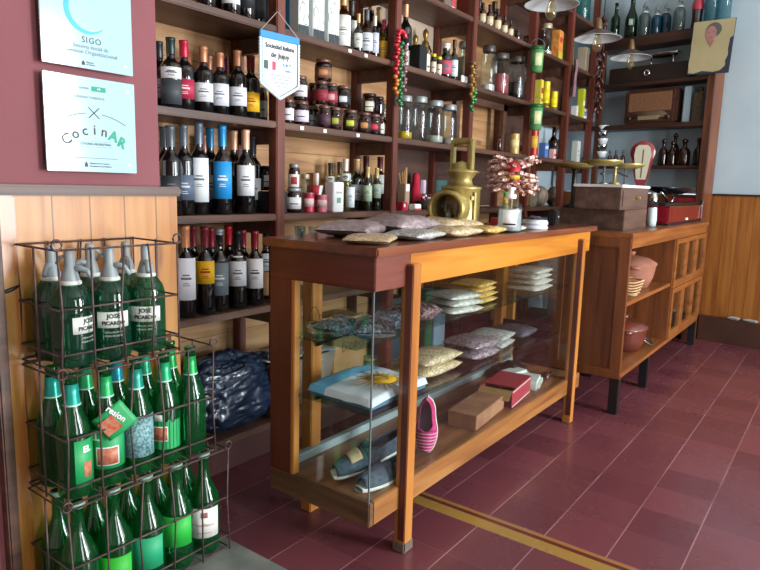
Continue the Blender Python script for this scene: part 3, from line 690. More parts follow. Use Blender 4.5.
# --- third bay
for px, y, tp, r_, f, tx in ((404, 1.90, 96, 8, '#d8b01c', 'clear jar with yellow sweets, nearest to the garland post'), (418.5, 1.90, 97, 8.6, None, 'large clear jar with white lid, second in the row of four'), (434, 1.90, 101, 9, '#b8b0a8', 'large clear jar with white lid, third in the row of four'), (448, 1.92, 105, 8.4, '#9c8c84', 'large clear jar with steel lid, last in the row of four')):
    sjar(px, 'd', y, tp, r_, tx, fill=f, fillh=.22, lid='#8e9494', name='storage_jar', group='clear storage jars in the third bay')
z = SZ['e']
shelfb('bordeaux', 404, 'e', 2, 1, 'tall black bottle with cork coloured cap right of the garland post', glassm=WINEG, cap='#c99a72', lab='#e0ddd0', lz=(.06, .3))
for i, (px, tp) in enumerate(((414, 34), (424, 28))):
    x = sx(px, 2.0, z); h = zt(x, 2.0, tp)-z
    t = thing('brass_figurine', ['small golden figurine at the back, left of two', 'small golden figurine at the back, right of two'][i], 'figurine', (x, 2.0, z), faceang(x, 2)+PI/2, 'golden figurines on the upper shelf')
    obj('figure', MB().lathe([(0, 0), (.026, 0), (.026, .012), (.014, .02), (.012, h*.45), (.022, h*.6), (.02, h*.72), (.008, h*.78), (.016, h*.86), (.016, h*.93), (0, h)], 14), noisemat('old_gold', '#6e5526', '#94793c', 20, .35, .1, metal=.7), t)
    for s in (-1, 1): obj('arm', MB().tube([(s*.018, 0, h*.68), (s*.034, -.006, h*.55), (s*.02, -.016, h*.46)], .005), MATS['old_gold'], t)
boxt(418, 'e', 1.885, 46, 14, .06, BLACK, 'black box in front of the golden figurines', name='black_box')
boxt(427, 'e', 1.862, 54, 6, .012, pm('cream_card', '#e2e4c8', .6), 'cream price card leaning before the black box', name='price_card', cat='card', deco=((.2, .8, .3, .4, '#4a4a40'),))
for i, (px, tp) in enumerate(((433, 54), (438.5, 57))):
    sjar(px, 'e', 1.87, tp, 3.2, ['tiny spice jar with yellow lid, left one', 'tiny spice jar with yellow lid, right one'][i], glassm=DARKF, lid='#cfc020', lab='#d8cdb8', wide=1.1, group='yellow lidded spice jars')
shelfb('stub', 445, 'e', 0, 44, 'small sauce bottle with white cap and pink label', glassm=WINEG, cap='#e6e4e6', lab='#c05068', lz=(.1, .5), capz=.86, name='sauce_bottle')
shelfb('slim', 453, 'e', 0, 40, 'dark slim bottle with white label left of the big clear jar', glassm=WINEG, cap='#2a1c18', lab='#d3dedd', lz=(.1, .5))
sjar(464, 'e', 1.92, 42, 8, 'big clear jar with pale grain and steel lid beside the second garland', fill='#9c8e70', fillh=.8, lid='#8c8f8c', name='storage_jar')
boxt(464, 'e', 1.84, 76, 12, .01, WHITE, 'low white card strip at the shelf edge under the big clear jar', name='price_card', cat='card')
# middle shelf of the third bay
zc = SZ['c']
t = boxt(403, 'c', 1.90, 184, 8, .05, pm('beige_sack', '#a08a72', .8), 'beige paper packet with white top beside the post', name='paper_packet', cat='packet', deco=((.1, .9, .72, 1, '#e3dfda'),))
boxt(402, 'c', 1.85, 202, 9, .04, pm('red_packet', '#b81c3c', .5), 'small red box with white spots at the shelf edge', deco=((.2, .5, .4, .8, '#efe6e6'),))
boxt(415, 'c', 1.85, 204, 11, .04, WHITE, 'low white and red box at the shelf edge', deco=((.0, 1, .0, .3, '#b83040'),))
x = sx(405, 2.0, zc); t = thing('spatula_jar', 'dark pot holding pale wooden spatulas behind the packet', 'utensil pot', (x, 2.0, zc))
obj('pot', MB().lathe([(0, 0), (.03, 0), (.034, .1), (.030, .1), (.027, .01)], 16), BLACK, t)
for q in range(5): obj('wooden_spatula', MB().box((-.006, -.002, .02), (.006, .002, .20+.012*(q % 3)), .001), pm('pale_wood', '#c09a66', .6), t, rot=(.05*(q-2), .10*(q-2), q))
x = sx(415, 2.03, zc); t = thing('red_cone_hat', 'tall pointed red cloth gnome hat between the spatulas and the framed picture', 'hat', (x, 2.03, zc))
obj('hat', MB().lathe([(0, .0), (.042, .0), (.046, .04), (.036, .09), (.026, .13), (.020, .165), (.022, .18), (.012, .198), (0, .20)], 18), noisemat('red_felt', '#a81430', '#bc1c3a', 20, .85, .1), t)
x = sx(426, 1.92, zc); t = thing('trinket_basket', 'dark basket crowded with small pink, white and black trinkets', 'basket', (x, 1.90, zc), 0, None, (.9, .8, 1))
obj('basket_body', MB().lathe([(0, 0), (.07, 0), (.085, .045), (.079, .045), (.066, .006), (0, .006)], 20, sx_=1.3), noisemat('dark_wicker', '#1e1512', '#35261f', 40, .7, .4), t)
rr = random.Random(3)
for q in range(34):
    a = rr.uniform(0, 2*PI); d = rr.uniform(0, .065); c = rr.choice(['#caa6b0', '#2a1c22', '#e4dfe2', '#8c3040', '#17131a', '#6e5a60'])
    obj('trinket', MB().lathe([(0, -.009), (.009, -.004), (.009, .004), (0, .009)], 7), pm('trinket_'+c[1:], c, .3), t, loc=(1.3*d*math.cos(a), d*math.sin(a), .045+rr.uniform(0, .03)))
boxt(423, 'c', 1.93, 180, 9, .02, pm('lilac_card', '#c7b4d0', .6), 'lilac and white card standing in the trinket basket', name='lilac_card', cat='card', dz=.085, rz=.3)
x = sx(443, 2.05, zc); t = thing('framed_picture', 'plain teal picture in a brown frame leaning at the back of the third bay', 'picture', (sx(441, 2.05, zc+.05), 2.06, zc))
obj('frame', MB().box((-.085, -.008, .0), (.085, .008, .19), .003), SHELF, t); obj('picture_face', MB().box((-.065, -.0095, .045), (.065, -.0075, .165)), pm('teal_picture', '#4f7c80', .5), t)

for i, (px, zk) in enumerate(((302, 'd'), (325, 'd'), (358, 'd'), (350, 'e'), (366, 'e'))):
    z = SZ[zk]; x = sx(px, YF-.002, z-.013)
    t = thing('price_tag', 'tiny white price tag stuck on the shelf edge under the '+('jam jars' if zk == 'd' else 'small bottles'), 'tag', (x, YF-.002, z-.021), 0, 'price tags under the '+('jam jars' if zk == 'd' else 'small bottles'))
    obj('tag_card', MB().box((-.010, -.001, 0), (.010, .002, .014)), WHITE, t)
# ================================================================== FOURTH TO SIXTH BAYS
def shbox(*a, **k): return boxt(*a, **k)
for px, tp, r_, f, fh, tx in ((487, 46, 7.5, '#c9c6be', .2, 'tall clear jar right of the second garland, upper middle shelf'), (499, 54, 9.5, '#9c4148', .62, 'big glass jar half full of pink red grain'), (515, 57, 9.5, '#1b1618', .5, 'big glass jar half full of black beans'), (526, 62, 4.5, '#a89c8c', .3, 'narrow clear jar right of the black beans')):
    sjar(px, 'e', 1.90, tp, r_, tx, fill=f, fillh=fh, lid='#4a4440', name='storage_jar')
PH = 'brown labelled phials on the upper shelf'
for i, (px, tp) in enumerate(((482, 3), (489, 5), (497, 9), (504, 16), (510, 20), (478, 0), (493, 2))):
    x, y = free(px, 1.87 if i < 5 else 1.97, SZ['f'], .027)
    bottle('brownphial', x, y, SZ['f'], 'small brown medicine bottle with cream label, front row of the fourth bay top shelf' if i < 5 else 'small brown medicine bottle in the second row of the fourth bay', glassm=BROWNG, cap='#2c1a14', lab='#d9c9a4', lz=(.15, .5), ink=None, group=PH if i < 5 else PH+', second row', name='medicine_bottle', h=zt(x, y, tp)-SZ['f'])
for i, (px, tp) in enumerate(((517, 30), (526, 36))):
    sjar(px, 'f', 1.88, tp, 3.4, ['tiny dark jar nearest the brown medicine bottles', 'tiny dark jar nearest the green hanging tin'][i], glassm=DARKF, lid='#3a2c28')
boxt(467, 'f', 1.92, -14, 16, .1, pm('red_brown_box', '#7a2a22', .6), 'dark red box on the upper shelf left of the fourth bay post')
boxt(449, 'f', 1.90, -16, 6, .05, pm('white_red_box', '#d8cfd0', .5), 'white and red small box on the upper shelf of the third bay', deco=((0, 1, .2, .5, '#b03a44'),))
# hanging green tins at the fourth post
def bucket(x, y, z, h, r, label):
    t = thing('green_tin_bucket', label, 'bucket', (x, y, z), faceang(x, y)+PI/2)
    obj('tin_body', MB().lathe([(0, 0), (r*.86, 0), (r, h), (r*.97, h), (r*.84, .004)], 24), noisemat('green_print', '#3a7a46', '#64a068', 22, .35, .02), t)
    obj('picture', MB().lathe([(r*.9, h*.22), (r*.915, h*.22), (r*.985, h*.72), (r*.97, h*.72)], 8, a0=-PI/2-.2, a1=-PI/2+.9), labm('#c9cf9c'), t)
    obj('band', MB().lathe([(r*.995, h*.86), (r*1.02, h*.86), (r*1.03, h*.99), (r*1.0, h*.99)], 24), pm('green_rim', '#1f5a2c', .35), t)
    obj('handle', MB().tube([(r*math.cos(a), -.02, h+.045*math.sin(a)) for a in [PI*k/10 for k in range(11)]], .002), GREYM, t)
    return t
for (px, top, bot, tx) in ((536, 46, 72, 'green printed tin bucket hanging on the post beside the second pendant lamp'), (535, 104, 130, 'green printed tin bucket hanging lower on the same post above the red tin')):
    y = 1.755; p = on(px, bot, Y=y); h = on(px, top, Y=y).z-p.z; bucket(p.x, y, p.z, h, .045, tx)
# food boxes and cans in the fifth bay
boxt(556, 'f', 1.89, 31, 11, .06, noisemat('orange_food_print', '#c06a28', '#d89a50', 30, .4, 0), 'orange and yellow food box with red badge, fifth bay', name='food_box', deco=((.25, .75, .62, .78, '#b8283a'), (0, 1, 0, .3, '#b7a63c')))
boxt(567, 'f', 1.87, 36, 11, .06, noisemat('green_food_print', '#9eb02c', '#cfc84a', 30, .4, 0), 'yellow green food box with red badge, fifth bay', name='food_box', deco=((.25, .75, .66, .8, '#b8283a'), (0, 1, 0, .3, '#7f9c2c')))
sjar(545, 'f', 1.95, 24, 6, 'clear glass jar with white base behind the green tin bucket', fill='#d8d8cc', fillh=.3)
boxt(582, 'f', 1.90, 48, 10, .07, pm('cream_packet', '#b3a68e', .6), 'cream packet leaning in the last bay of the upper shelf', name='food_packet', cat='packet')
boxt(592, 'f', 1.87, 54, 8, .05, pm('lime_packet', '#b9b83c', .5), 'lime yellow packet at the end of the upper shelf', name='food_packet', cat='packet')
for px, tp, w_, tx in ((538, 80, 6, 'pale yellow printed box left of the yellow tins'),):
    boxt(px, 'e', 1.88, tp, w_, .05, pm('pale_yellow_box', '#d3c448', .5), tx, name='food_box', deco=((.1, .9, .5, .7, '#9c4030'), (.2, .8, .2, .3, '#8c6a30')))
for px, tp, tx in ((545, 82, 'yellow tin nearest the pale yellow box'), (553, 92, 'shorter yellow tin with black print right of the first')):
    z = SZ['e']; x, y = free(px, 1.88, z, .03); tin(x, y, z, zt(x, y, tp)-z, .028, '#d8c410', tx, top='#c8b410', band='#e0cc14', lowband='#5a5418')
z = SZ['e']; x, y = free(561, 1.88, z, .03); tin(x, y, z, .035, .03, '#2a2c5c', 'low dark blue tin with a white edge right of the yellow tins', top='#3a3c70')
for px, tp, w_, c, tx in ((574, 106, 4, '#d8d4d4', 'small white carton at the last post'), (580, 89, 6, '#b8bc28', 'tall yellow green carton right of the purple scarf'), ):
    boxt(px, 'e', 1.87, tp, w_, .05, pm('carton_'+c[1:], c, .5), tx, name='carton', cat='carton', deco=((.1, .9, .45, .6, '#e8e4d0'),))
shelfb('slim', 587, 'e', 2, 84, 'deep blue bottle behind the white printed mugs', glassm=pm('cobalt', '#1b1a6a', .1, coat=1))
for i, px in enumerate((585, 591)):
    z = SZ['e']; x, y = free(px, 1.87, z, .03); t = tin(x, y, z, .085, .028, '#c9d0dc', ['white mug with blue print, left of two', 'white mug with blue print, right of two'][i], band='#7c8cb8', name='mug', cat='mug')
# cloth hanging on the last post
p = on(573, 97, Y=1.79)
t = tag(obj('purple_scarf', MB().grid(6, 16, lambda u, v: Vector(((u-.5)*.055*(.5+v*.8)*(1.3-v*.5)+.006*math.sin(9*v), -.012*math.sin(u*9+v*3), -.0+.27*(1-v)))), noisemat('scarf_cloth', '#6a4a58', '#8c6e74', 14, .9, .1), loc=(p.x, 1.785, p.z)), 'small purple and pink cloth hanging from the last shelf post', 'cloth')
md = t.modifiers.new('thickness', 'SOLIDIFY'); md.thickness = .004
# framed opening, lower shelf (d is above): tins and bottles on shelf c of the fourth bay seen under shelf d
zc = SZ['c']; zd = SZ['d']
for px, tp, kind, tx in ((500, 138, 'slim', 'dark bottle standing in the framed opening of the fourth bay'), ):
    x, y = free(px, 1.90, zd-.0, .03); 
# items standing just under shelf e on shelf d, bays four and five
shelfb('slim', 500, 'd', 1, 136, 'dark brown bottle alone on the fourth bay shelf', glassm=BROWNG)
z = zd
for px, tp, r_, c, bd, tx in ((514, 134, .032, '#b79a5c', '#d8c890', 'beige tin on the fourth bay shelf'), (533, 128, .030, '#a82c24', '#d8a838', 'red and yellow tall tin under the lower green bucket')):
    x, y = free(px, 1.88, z, r_); tin(x, y, z, zt(x, y, tp)-z, r_, c, tx, band=bd)
x, y = free(521, 1.88, z, .018); tin(x, y, z, zt(x, y, 141)-z, .016, '#cfc6b8', 'small pale tin beside the beige one', band='#8a7c6c')
boxt(543, 'd', 1.87, 143, 9, .05, pm('blue_packet', '#4a6ea8', .5), 'blue packet on the fifth bay shelf beside the red tin', name='packet', cat='packet', deco=((.1, .9, .6, .8, '#b8c8e0'),))
boxt(552, 'd', 1.86, 149, 6, .04, pm('pink_packet', '#d8b0b4', .5), 'pink and white small packet on the fifth bay shelf', name='packet', cat='packet', deco=((.1, .9, .3, .5, '#b03848'),))
for px, tp, tx in ((552, 127, 'dark bottle at the back of the fifth bay shelf, left of two'), (560, 128, 'dark bottle at the back of the fifth bay shelf, right of two')):
    shelfb('round', px, 'd', 2, tp, tx, glassm=BROWNG, lab='#4a4038', ink=None)
boxt(575, 'd', 1.87, 141, 9, .05, pm('off_white_box', '#b7bcb4', .6), 'off white box with faint print on the last bay shelf', name='white_box', deco=((.2, .8, .3, .34, '#8a8e88'), (.2, .8, .5, .54, '#8a8e88')))
for i, (px, tp) in enumerate(((583, 149), (588, 151), (593, 149))):
    z = zd; x, y = free(px, 1.87, z, .016)
    t = thing('small_glass', 'small clear shot glass on the last bay shelf', 'glass', (x, y, z), 0, 'shot glasses in the last bay'); obj('glass_cup', MB().lathe([(0, .006), (.013, .0), (.016, .05), (.0145, .05), (.011, .008), (0, .008)], 16), CLEARG, t)
# stack of metal cups hanging where the shelving ends
p = on(603, 159, Y=1.79)
t = thing('cup_stack', 'stack of five shiny white metal cups at the corner of the shelving', 'cups', (5.37, 1.72, 1.385))
obj('hanging_string', MB().tube([(0, 0, .2), (0, 0, .34), (-.02, .02, .9)], .002, 5), BLACK, t)
for q in range(5):
    obj('metal_cup', MB().lathe([(0, 0), (.028, 0), (.044, .044), (.042, .050), (.026, .004)], 18), CHROME if q % 2 else pm('enamel', '#d8dce0', .2), t, loc=(0, 0, q*.052))
# dark braid hanging from the corner
mb = MB(); top = on(604, 18, Y=1.74); bot = on(604, 118, Y=1.74); rr = random.Random(5)
t = thing('dried_pepper_braid', 'long dark brown braid of dried peppers hanging at the corner of the shelving', 'braid', (top.x, 1.74, bot.z))
L = top.z-bot.z
obj('string', MB().tube([(0, 0, .02), (.004, 0, L*.5), (0, 0, L+.25)], .003), BLACK, t)
for q in range(30):
    a = q*2.4; z = L*(q/30)
    obj('dried_pepper', MB().tube([(0, 0, 0), (.018*math.cos(a), .018*math.sin(a), -.012), (  .034*math.cos(a), .034*math.sin(a), -.06)], [.009, .016, .004], 7), noisemat('dried_pepper_skin', '#2a100c', '#4c1c14', 30, .35, .1, coat=.3), t, loc=(0, 0, z+.04))
# big demijohns on the topmost level at the end of the shelving
for px, tp, r_, m, tx in ((566, -40, .075, AMBERG, 'amber glass demijohn on the top shelf above the second lamp'), (581, -30, .065, TEALG, 'teal glass demijohn on the top shelf, left of two'), (598, -25, .06, TEALG, 'teal glass demijohn on the top shelf, right of two')):
    z = SZ['g']; x = sx(px, 1.93, z); bb = thing('demijohn', tx, 'bottle', (x, 1.93, z)); h = .36
    obj('demijohn_body', MB().lathe(bottle_prof(h, r_, .55, .82, .02), 24), m, bb)
# lower shelf of bays 4-6: dark baskets and bags
for px, tp, w_, tx, c in ((543, 186, 12, 'crumpled grey brown paper bag on the shelf behind the sweets stand', '#6a5c50'), (556, 184, 11, 'crumpled dark bag right of the grey brown one behind the counter', '#3c3430')):
    z = zc; x = sx(px, 1.90, z); w2 = w_*3.4/FL
    t = tag(obj('paper_bag', MB().grid(18, 12, lambda u, v, w2=w2, px=px: (lambda a, b: Vector((w2*math.cos(a)*math.cos(b)*(1+.25*noise.noise(Vector((a*1.7, b*2.5, px)))), .06*math.sin(a)*math.cos(b)*(1+.2*noise.noise(Vector((a*2, b*2, px+3)))), .075+.075*math.sin(b)*(1+.12*noise.noise(Vector((a*3, b, px))))))) (2*PI*u, -PI/2+PI*v)), noisemat('bag_'+c[1:], c, '#8a7a68', 18, .6, .4), loc=(x, 1.93, z)), tx, 'bag')
t = thing('wire_bottle_rack', 'small wire rack with a pale folded cloth behind the sweets stand', 'rack', (sx(533, 1.90, zc), 1.90, zc))
for q in range(4): obj('wire', MB().tube([(-.04+q*.022, -.02, 0), (-.02+q*.022, -.02, .09), (.01+q*.022, -.02, .12)], .003), GREYM, t)
obj('folded_cloth', MB().box((-.03, -.01, .0), (.05, .03, .11), .01), noisemat('beige_cloth', '#8a7c62', '#a09272', 20, .9, .2), t)
# ---------------------------------------------------------------- garlands
def garland(px, y0_, y1_, c1, c2, label, n, side, wob=.006):
    yy = 1.795; a = on(px, y0_, Y=yy); b_ = on(px, y1_, Y=yy)
    t = thing('bead_garland', label, 'garland', (a.x, yy, b_.z))
    obj('hook', MB().tube([(0, -.012, a.z-b_.z), (0, .0225, a.z-b_.z)], .003, 6), GREYM, t)
    L = a.z-b_.z
    def beads(x0, L0, L1, c, nm, seed):
        rr = random.Random(seed); mb = MB(); n_ = int((L1-L0)/.016)
        for q in range(n_):
            z = L0+(q+.5)*(L1-L0)/n_; an = q*2.1
            mb.lathe([(0, -.012), (.012, -.005), (.013, .004), (0, .012)], 7, (x0+wob*math.cos(an), -.008+wob*math.sin(an), z))
        o = obj(nm, mb, pm('bead_'+c[1:], c, .2, coat=.6), t); return o
    return t, L, beads
t, L, beads = garland(397, 36, 95, 0, 0, 'red, orange and green plastic bead garland looped on the second post', 0, 0)
beads(-.006, .09, L, '#c0162e', 'red_strand', 1); beads(-.006, .0, .09, '#c8701e', 'orange_strand', 2); beads(.028, -.05, L*.92, '#0e6a34', 'green_strand', 3); beads(.058, .02, L*.9, '#7c5660', 'dusty_strand', 4)
obj('top_loop', MB().tube([(-.006+.032*(1-math.cos(a)), -.008, L+.026*math.sin(a)) for a in [PI*k/10 for k in range(11)]], .011, 8), MATS['bead_c0162e'], t)
t, L, beads = garland(472, 62, 112, 0, 0, 'thin gold, brown and green bead garland hanging on the third post', 0, 0)
beads(-.0, .07, L, '#8a6a20', 'gold_strand', 5); beads(.022, .1, L, '#6a3a20', 'brown_strand', 6); beads(.006, .0, .075, '#0e6a34', 'green_strand', 7); beads(.034, .06, .13, '#1c7a3c', 'green_strand', 8)
# ---------------------------------------------------------------- pennant
p = on(281, 29, Y=1.765); pb_ = on(281, 101, Y=1.765)
w_ = on(297, 40, Y=1.765).x-on(262.5, 27, Y=1.765).x; h = on(262.5, 29, Y=1.765).z-on(281, 98, Y=1.765).z
t = thing('pennant', 'white and blue fringed pennant printed Sociedad Italiana, hanging on the first shelf post', 'pennant', (on(280, 35, Y=1.765).x, 1.765, on(280, 35, Y=1.765).z), -.12)
zt0 = 0
obj('cloth', MB().poly([(-w_/2, 0, 0), (w_/2, 0, 0), (w_/2, 0, -h*.78), (0, 0, -h), (-w_/2, 0, -h*.78)], (0, .003, 0)), pm('pennant_white', '#e9f3f5', .6), t)
obj('top_band', MB().box((-w_/2-.003, -.004, -.022), (w_/2+.003, .006, .004), .002), pm('pennant_blue', '#1f86c8', .5), t)
pts = [(-w_/2+.007, -.002, -.02), (-w_/2+.007, -.002, -h*.76), (0, -.002, -h*.965), (w_/2-.007, -.002, -h*.76), (w_/2-.007, -.002, -.02)]
obj('border_line', MB().tube(pts, .0016, 4), pm('pennant_teal', '#4d9fb0', .5), t)
mb = MB(); fr = [(-w_/2, 0, -.02), (-w_/2, 0, -h*.78), (0, 0, -h), (w_/2, 0, -h*.78), (w_/2, 0, -.02)]
for a, b_ in zip(fr, fr[1:]):
    a, b_ = Vector(a), Vector(b_); n_ = 14
    for q in range(n_): mb.lathe([(0, -.008), (.006, -.003), (.007, .003), (0, .008)], 6, a.lerp(b_, (q+.5)/n_)+Vector((0, .001, 0)))
obj('fringe', mb, pm('fringe_white', '#dfe9ec', .9), t)
obj('cord', MB().tube([(-w_/2, 0, 0), (0.0, .014, .085), (w_/2, 0, 0)], .0014, 5), pm('cord', '#b8b4ac', .7), t)
obj('nail', MB().tube([(0, 0, .085), (0, .05, .085)], .002, 6), GREYM, t)
INK = pm('pennant_ink', '#4c5058', .7)
def words(par, body, size, x, z, mat, y=-.002, name='lettering', bold=.0, al='CENTER', rot=None, sp=1.0):
    return obj(name, textmesh(body, size, .0003, al, bold=bold, spacing=sp), mat, par, loc=(x, y, z), rot=rot)
words(t, 'Sociedad Italiana', .0235, 0, -.045, INK, bold=.0006, sp=.88); words(t, 'de Jujuy', .027, 0, -.075, INK, bold=.0006)
for k, c in enumerate(('#3f5a50', '#e8eeee', '#c84060')): obj('flag_stripe', MB().box((-w_/2+.016+k*.017, -.003, -.128), (-w_/2+.033+k*.017, -.001, -.098)), pm('stripe_'+c[1:], c, .6), t)
BL = pm('pennant_blue_ink', '#5a8cc0', .7)
words(t, 'JUJUY', .017, .034, -.105, BL); words(t, 'Salta', .017, .036, -.124, BL)
for q, wd in enumerate((.052, .04, .034, .028)): obj('print_line', MB().box((-wd+.006, -.0025, -.146-q*.013), (wd+.006, -.001, -.143-q*.013)), pm('pale_ink', '#8a9298', .7), t)
# ---------------------------------------------------------------- wall plaques
ACR = pm('acrylic_plaque', '#a4c8d2', .12, coat=.6)
def plaque(x0, x1, z0, z1, label):
    t = thing('wall_plaque', label, 'plaque', ((x0+x1)/2, PY, (z0+z1)/2))
    w_ = (x1-x0)/2; h_ = (z1-z0)/2
    obj('plate', MB().box((-w_, -.012, -h_), (w_, -.006, h_), .001), ACR, t)
    for a in (-1, 1):
        for b_ in (-1, 1): 
            so = obj('standoff', MB().tube([(a*(w_-.022), -.0125, b_*(h_-.022)), (a*(w_-.022), .012, b_*(h_-.022))], .004, 10), GREYM, t)
    return t, w_, h_
t, w_, h_ = plaque(.776, 1.018, 1.117, 1.352, 'square acrylic plaque with the word CocinAR, lower of two on the red wall')
GI = pm('grey_print', '#3f474c', .7); TG = pm('teal_green_print', '#189878', .6); PG_ = pm('pale_grey_print', '#71858c', .7)
letters = list('CocinAR'); R_ = .15
for i, ch in enumerate(letters):
    a = (i-3)*.205; 
    words(t, ch, .036, .004+R_*math.sin(a)*.86, -.150+.0+R_*math.cos(a)-.012, TG if i > 4 else GI, y=-.0125, bold=.0014 if i > 4 else .0004, rot=(0, a*.75, 0))
for s0, s1 in ((-.56, -.13), (.13, .56)):
    obj('arc_line', MB().tube([(.004+.165*math.sin(s0+(s1-s0)*k/10), -.0125, -.125+.155*math.cos(s0+(s1-s0)*k/10)) for k in range(11)], .0007, 4), GI, t)
obj('crossed_cutlery', MB().tube([(-.010, -.0125, .018), (.018, -.0125, .044)], .0012, 5), GI, t); obj('crossed_cutlery', MB().tube([(.018, -.0125, .018), (-.010, -.0125, .044)], .0012, 5), GI, t)
words(t, 'COCINA ARGENTINA', .0085, .006, -.047, GI, y=-.0125)
words(t, 'CALIDAD TURISTICA', .0085, -.006, .068, PG_, y=-.0125); words(t, 'cocina', .010, -.020, .091, PG_, y=-.0125)
obj('teal_tag', MB().box((.0, -.0128, .085), (.038, -.0118, .097)), TG, t); words(t, 'AR', .008, .019, .091, WHITE, y=-.0135)
obj('rule', MB().box((-.10, -.0128, -.083), (.065, -.012, -.082)), GI, t)
obj('rule', MB().box((-.036, -.0128, -.0405), (.050, -.012, -.0398)), PG_, t); obj('rule', MB().box((-.036, -.0128, -.0545), (.050, -.012, -.0538)), PG_, t)
obj('emblem', MB().poly([(-.026, -.0125, -.105), (-.018, -.0125, -.105), (-.018, -.0125, -.098), (-.022, -.0125, -.091), (-.026, -.0125, -.098)], (0, .0006, 0)), GI, t)
words(t, 'Ministerio de Turismo', .006, -.013, -.096, GI, y=-.0125, al='LEFT'); words(t, 'Presidencia de la Nacion', .006, -.013, -.103, GI, y=-.0125, al='LEFT')
t, w_, h_ = plaque(.777, 1.016, 1.373, 1.61, 'square acrylic plaque with a blue crescent and SIGO, upper of two on the red wall')
zc_ = .023; A0 = math.radians(50); A1 = math.radians(318)
def cres(u, v):
    a = A0+(A1-A0)*u; th_ = .0125*math.sin(PI*min(1, max(0, u)))**.8+.0006; r0 = .058
    q = r0+(v-.5)*2*th_*.5
    return Vector((-.004+(r0-th_*(1-v))*math.cos(a), -.0126, zc_+(r0-th_*(1-v))*math.sin(a)))
o = obj('crescent_ring', MB().grid(48, 1, cres, False), pm('cyan_print', '#0fa9cf', .4), t); sm = o.modifiers.new('thickness', 'SOLIDIFY'); sm.thickness = .0006
words(t, 'SIGO', .021, .006, -.050, GI, y=-.0125, sp=1.15)
words(t, 'Sistema Inicial de', .0135, .004, -.066, PG_, y=-.0125); words(t, 'Gestion Organizacional', .0145, .006, -.079, PG_, y=-.0125)
obj('emblem', MB().poly([(-.022, -.0125, -.111), (-.014, -.0125, -.111), (-.014, -.0125, -.105), (-.018, -.0125, -.099), (-.022, -.0125, -.105)], (0, .0006, 0)), GI, t)
words(t, 'Ministerio', .005, -.011, -.103, GI, y=-.0125, al='LEFT'); words(t, 'de Turismo', .005, -.011, -.108, GI, y=-.0125, al='LEFT')
# latch on the pine boards
p = on(8, 290, Y=PY-.01); t = thing('door_hook', 'small dark iron hook on the pine boards left of the bottle crates', 'hook', (p.x, PY-.006, p.z))
obj('hook_arm', MB().tube([(-.03, -.004, -.008), (.0, -.012, 0), (.022, -.006, .008), (.026, .002, .010)], .005, 7), BLACK, t); obj('screw_plate', MB().box((-.04, -.006, -.014), (-.014, .002, .004), .002), BLACK, t)
# ================================================================== WIRE CRATES
def crate(x0, x1, y0, y1, z0, z1, nx, label):
    t = thing('wire_crate', label, 'crate', (x0, y1, z0)); o_ = Vector((x0, y1, z0))
    def w_(name, pts, r=.0024, closed=False): return obj(name, MB().tube([Vector(p)-o_ for p in pts], r, 6, closed), WIRE, t)
    for nm, z in (('top_rim', z1-.004), ('middle_rim', z0+(z1-z0)*.52), ('lower_rim', z0+.045), ('bottom_rim', z0+.006)):
        w_(nm, [(x0, y0, z), (x1, y0, z), (x1, y1, z), (x0, y1, z)], .0027, True)
    for i in range(nx+1):
        x = x0+(x1-x0)*i/nx
        for y, s in ((y0, -1), (y1, 1)):
            lean = .012*(((i*7) % 3)-1)
            w_('upright_wire', [(x+lean*.2, y+s*.004, z0), (x-lean*.5, y+s*.004, (z0+z1)/2), (x+lean*.6 if 0 < i < nx else x, y+s*.004, z1)])
    for y in [y0+(y1-y0)*k/2 for k in (1,)]:
        for x, s in ((x0, -1), (x1, 1)): w_('upright_wire', [(x+s*.004, y, z0), (x+s*.004, y, z1)])
    for i in range(1, nx*2): 
        x = x0+(x1-x0)*i/(nx*2); w_('floor_wire', [(x, y0, z0+.004), (x, y1, z0+.004)], .002)
    for x in (x0, x1):
        w_('corner_loop', [(x+.012*math.cos(a), y0-.004, z1+.008+.012*math.sin(a)) for a in [2*PI*k/10 for k in range(10)]], .0025, True)
    return t
CRY0, CRY1 = 1.395, 1.585
crate(.690, 1.000, CRY0, CRY1, .655, .945, 4, 'rusty wire crate of siphon bottles, topmost of the three stacked crates')
crate(.688, 1.112, CRY0, CRY1, .335, .652, 5, 'rusty wire crate of green bottles, middle of the three stacked crates')
crate(.684, 1.160, CRY0, CRY1, .012, .332, 5, 'rusty wire crate of green bottles on the floor, lowest of the three stacked crates')
GREYP = pm('grey_siphon_head', '#8a9598', .45)
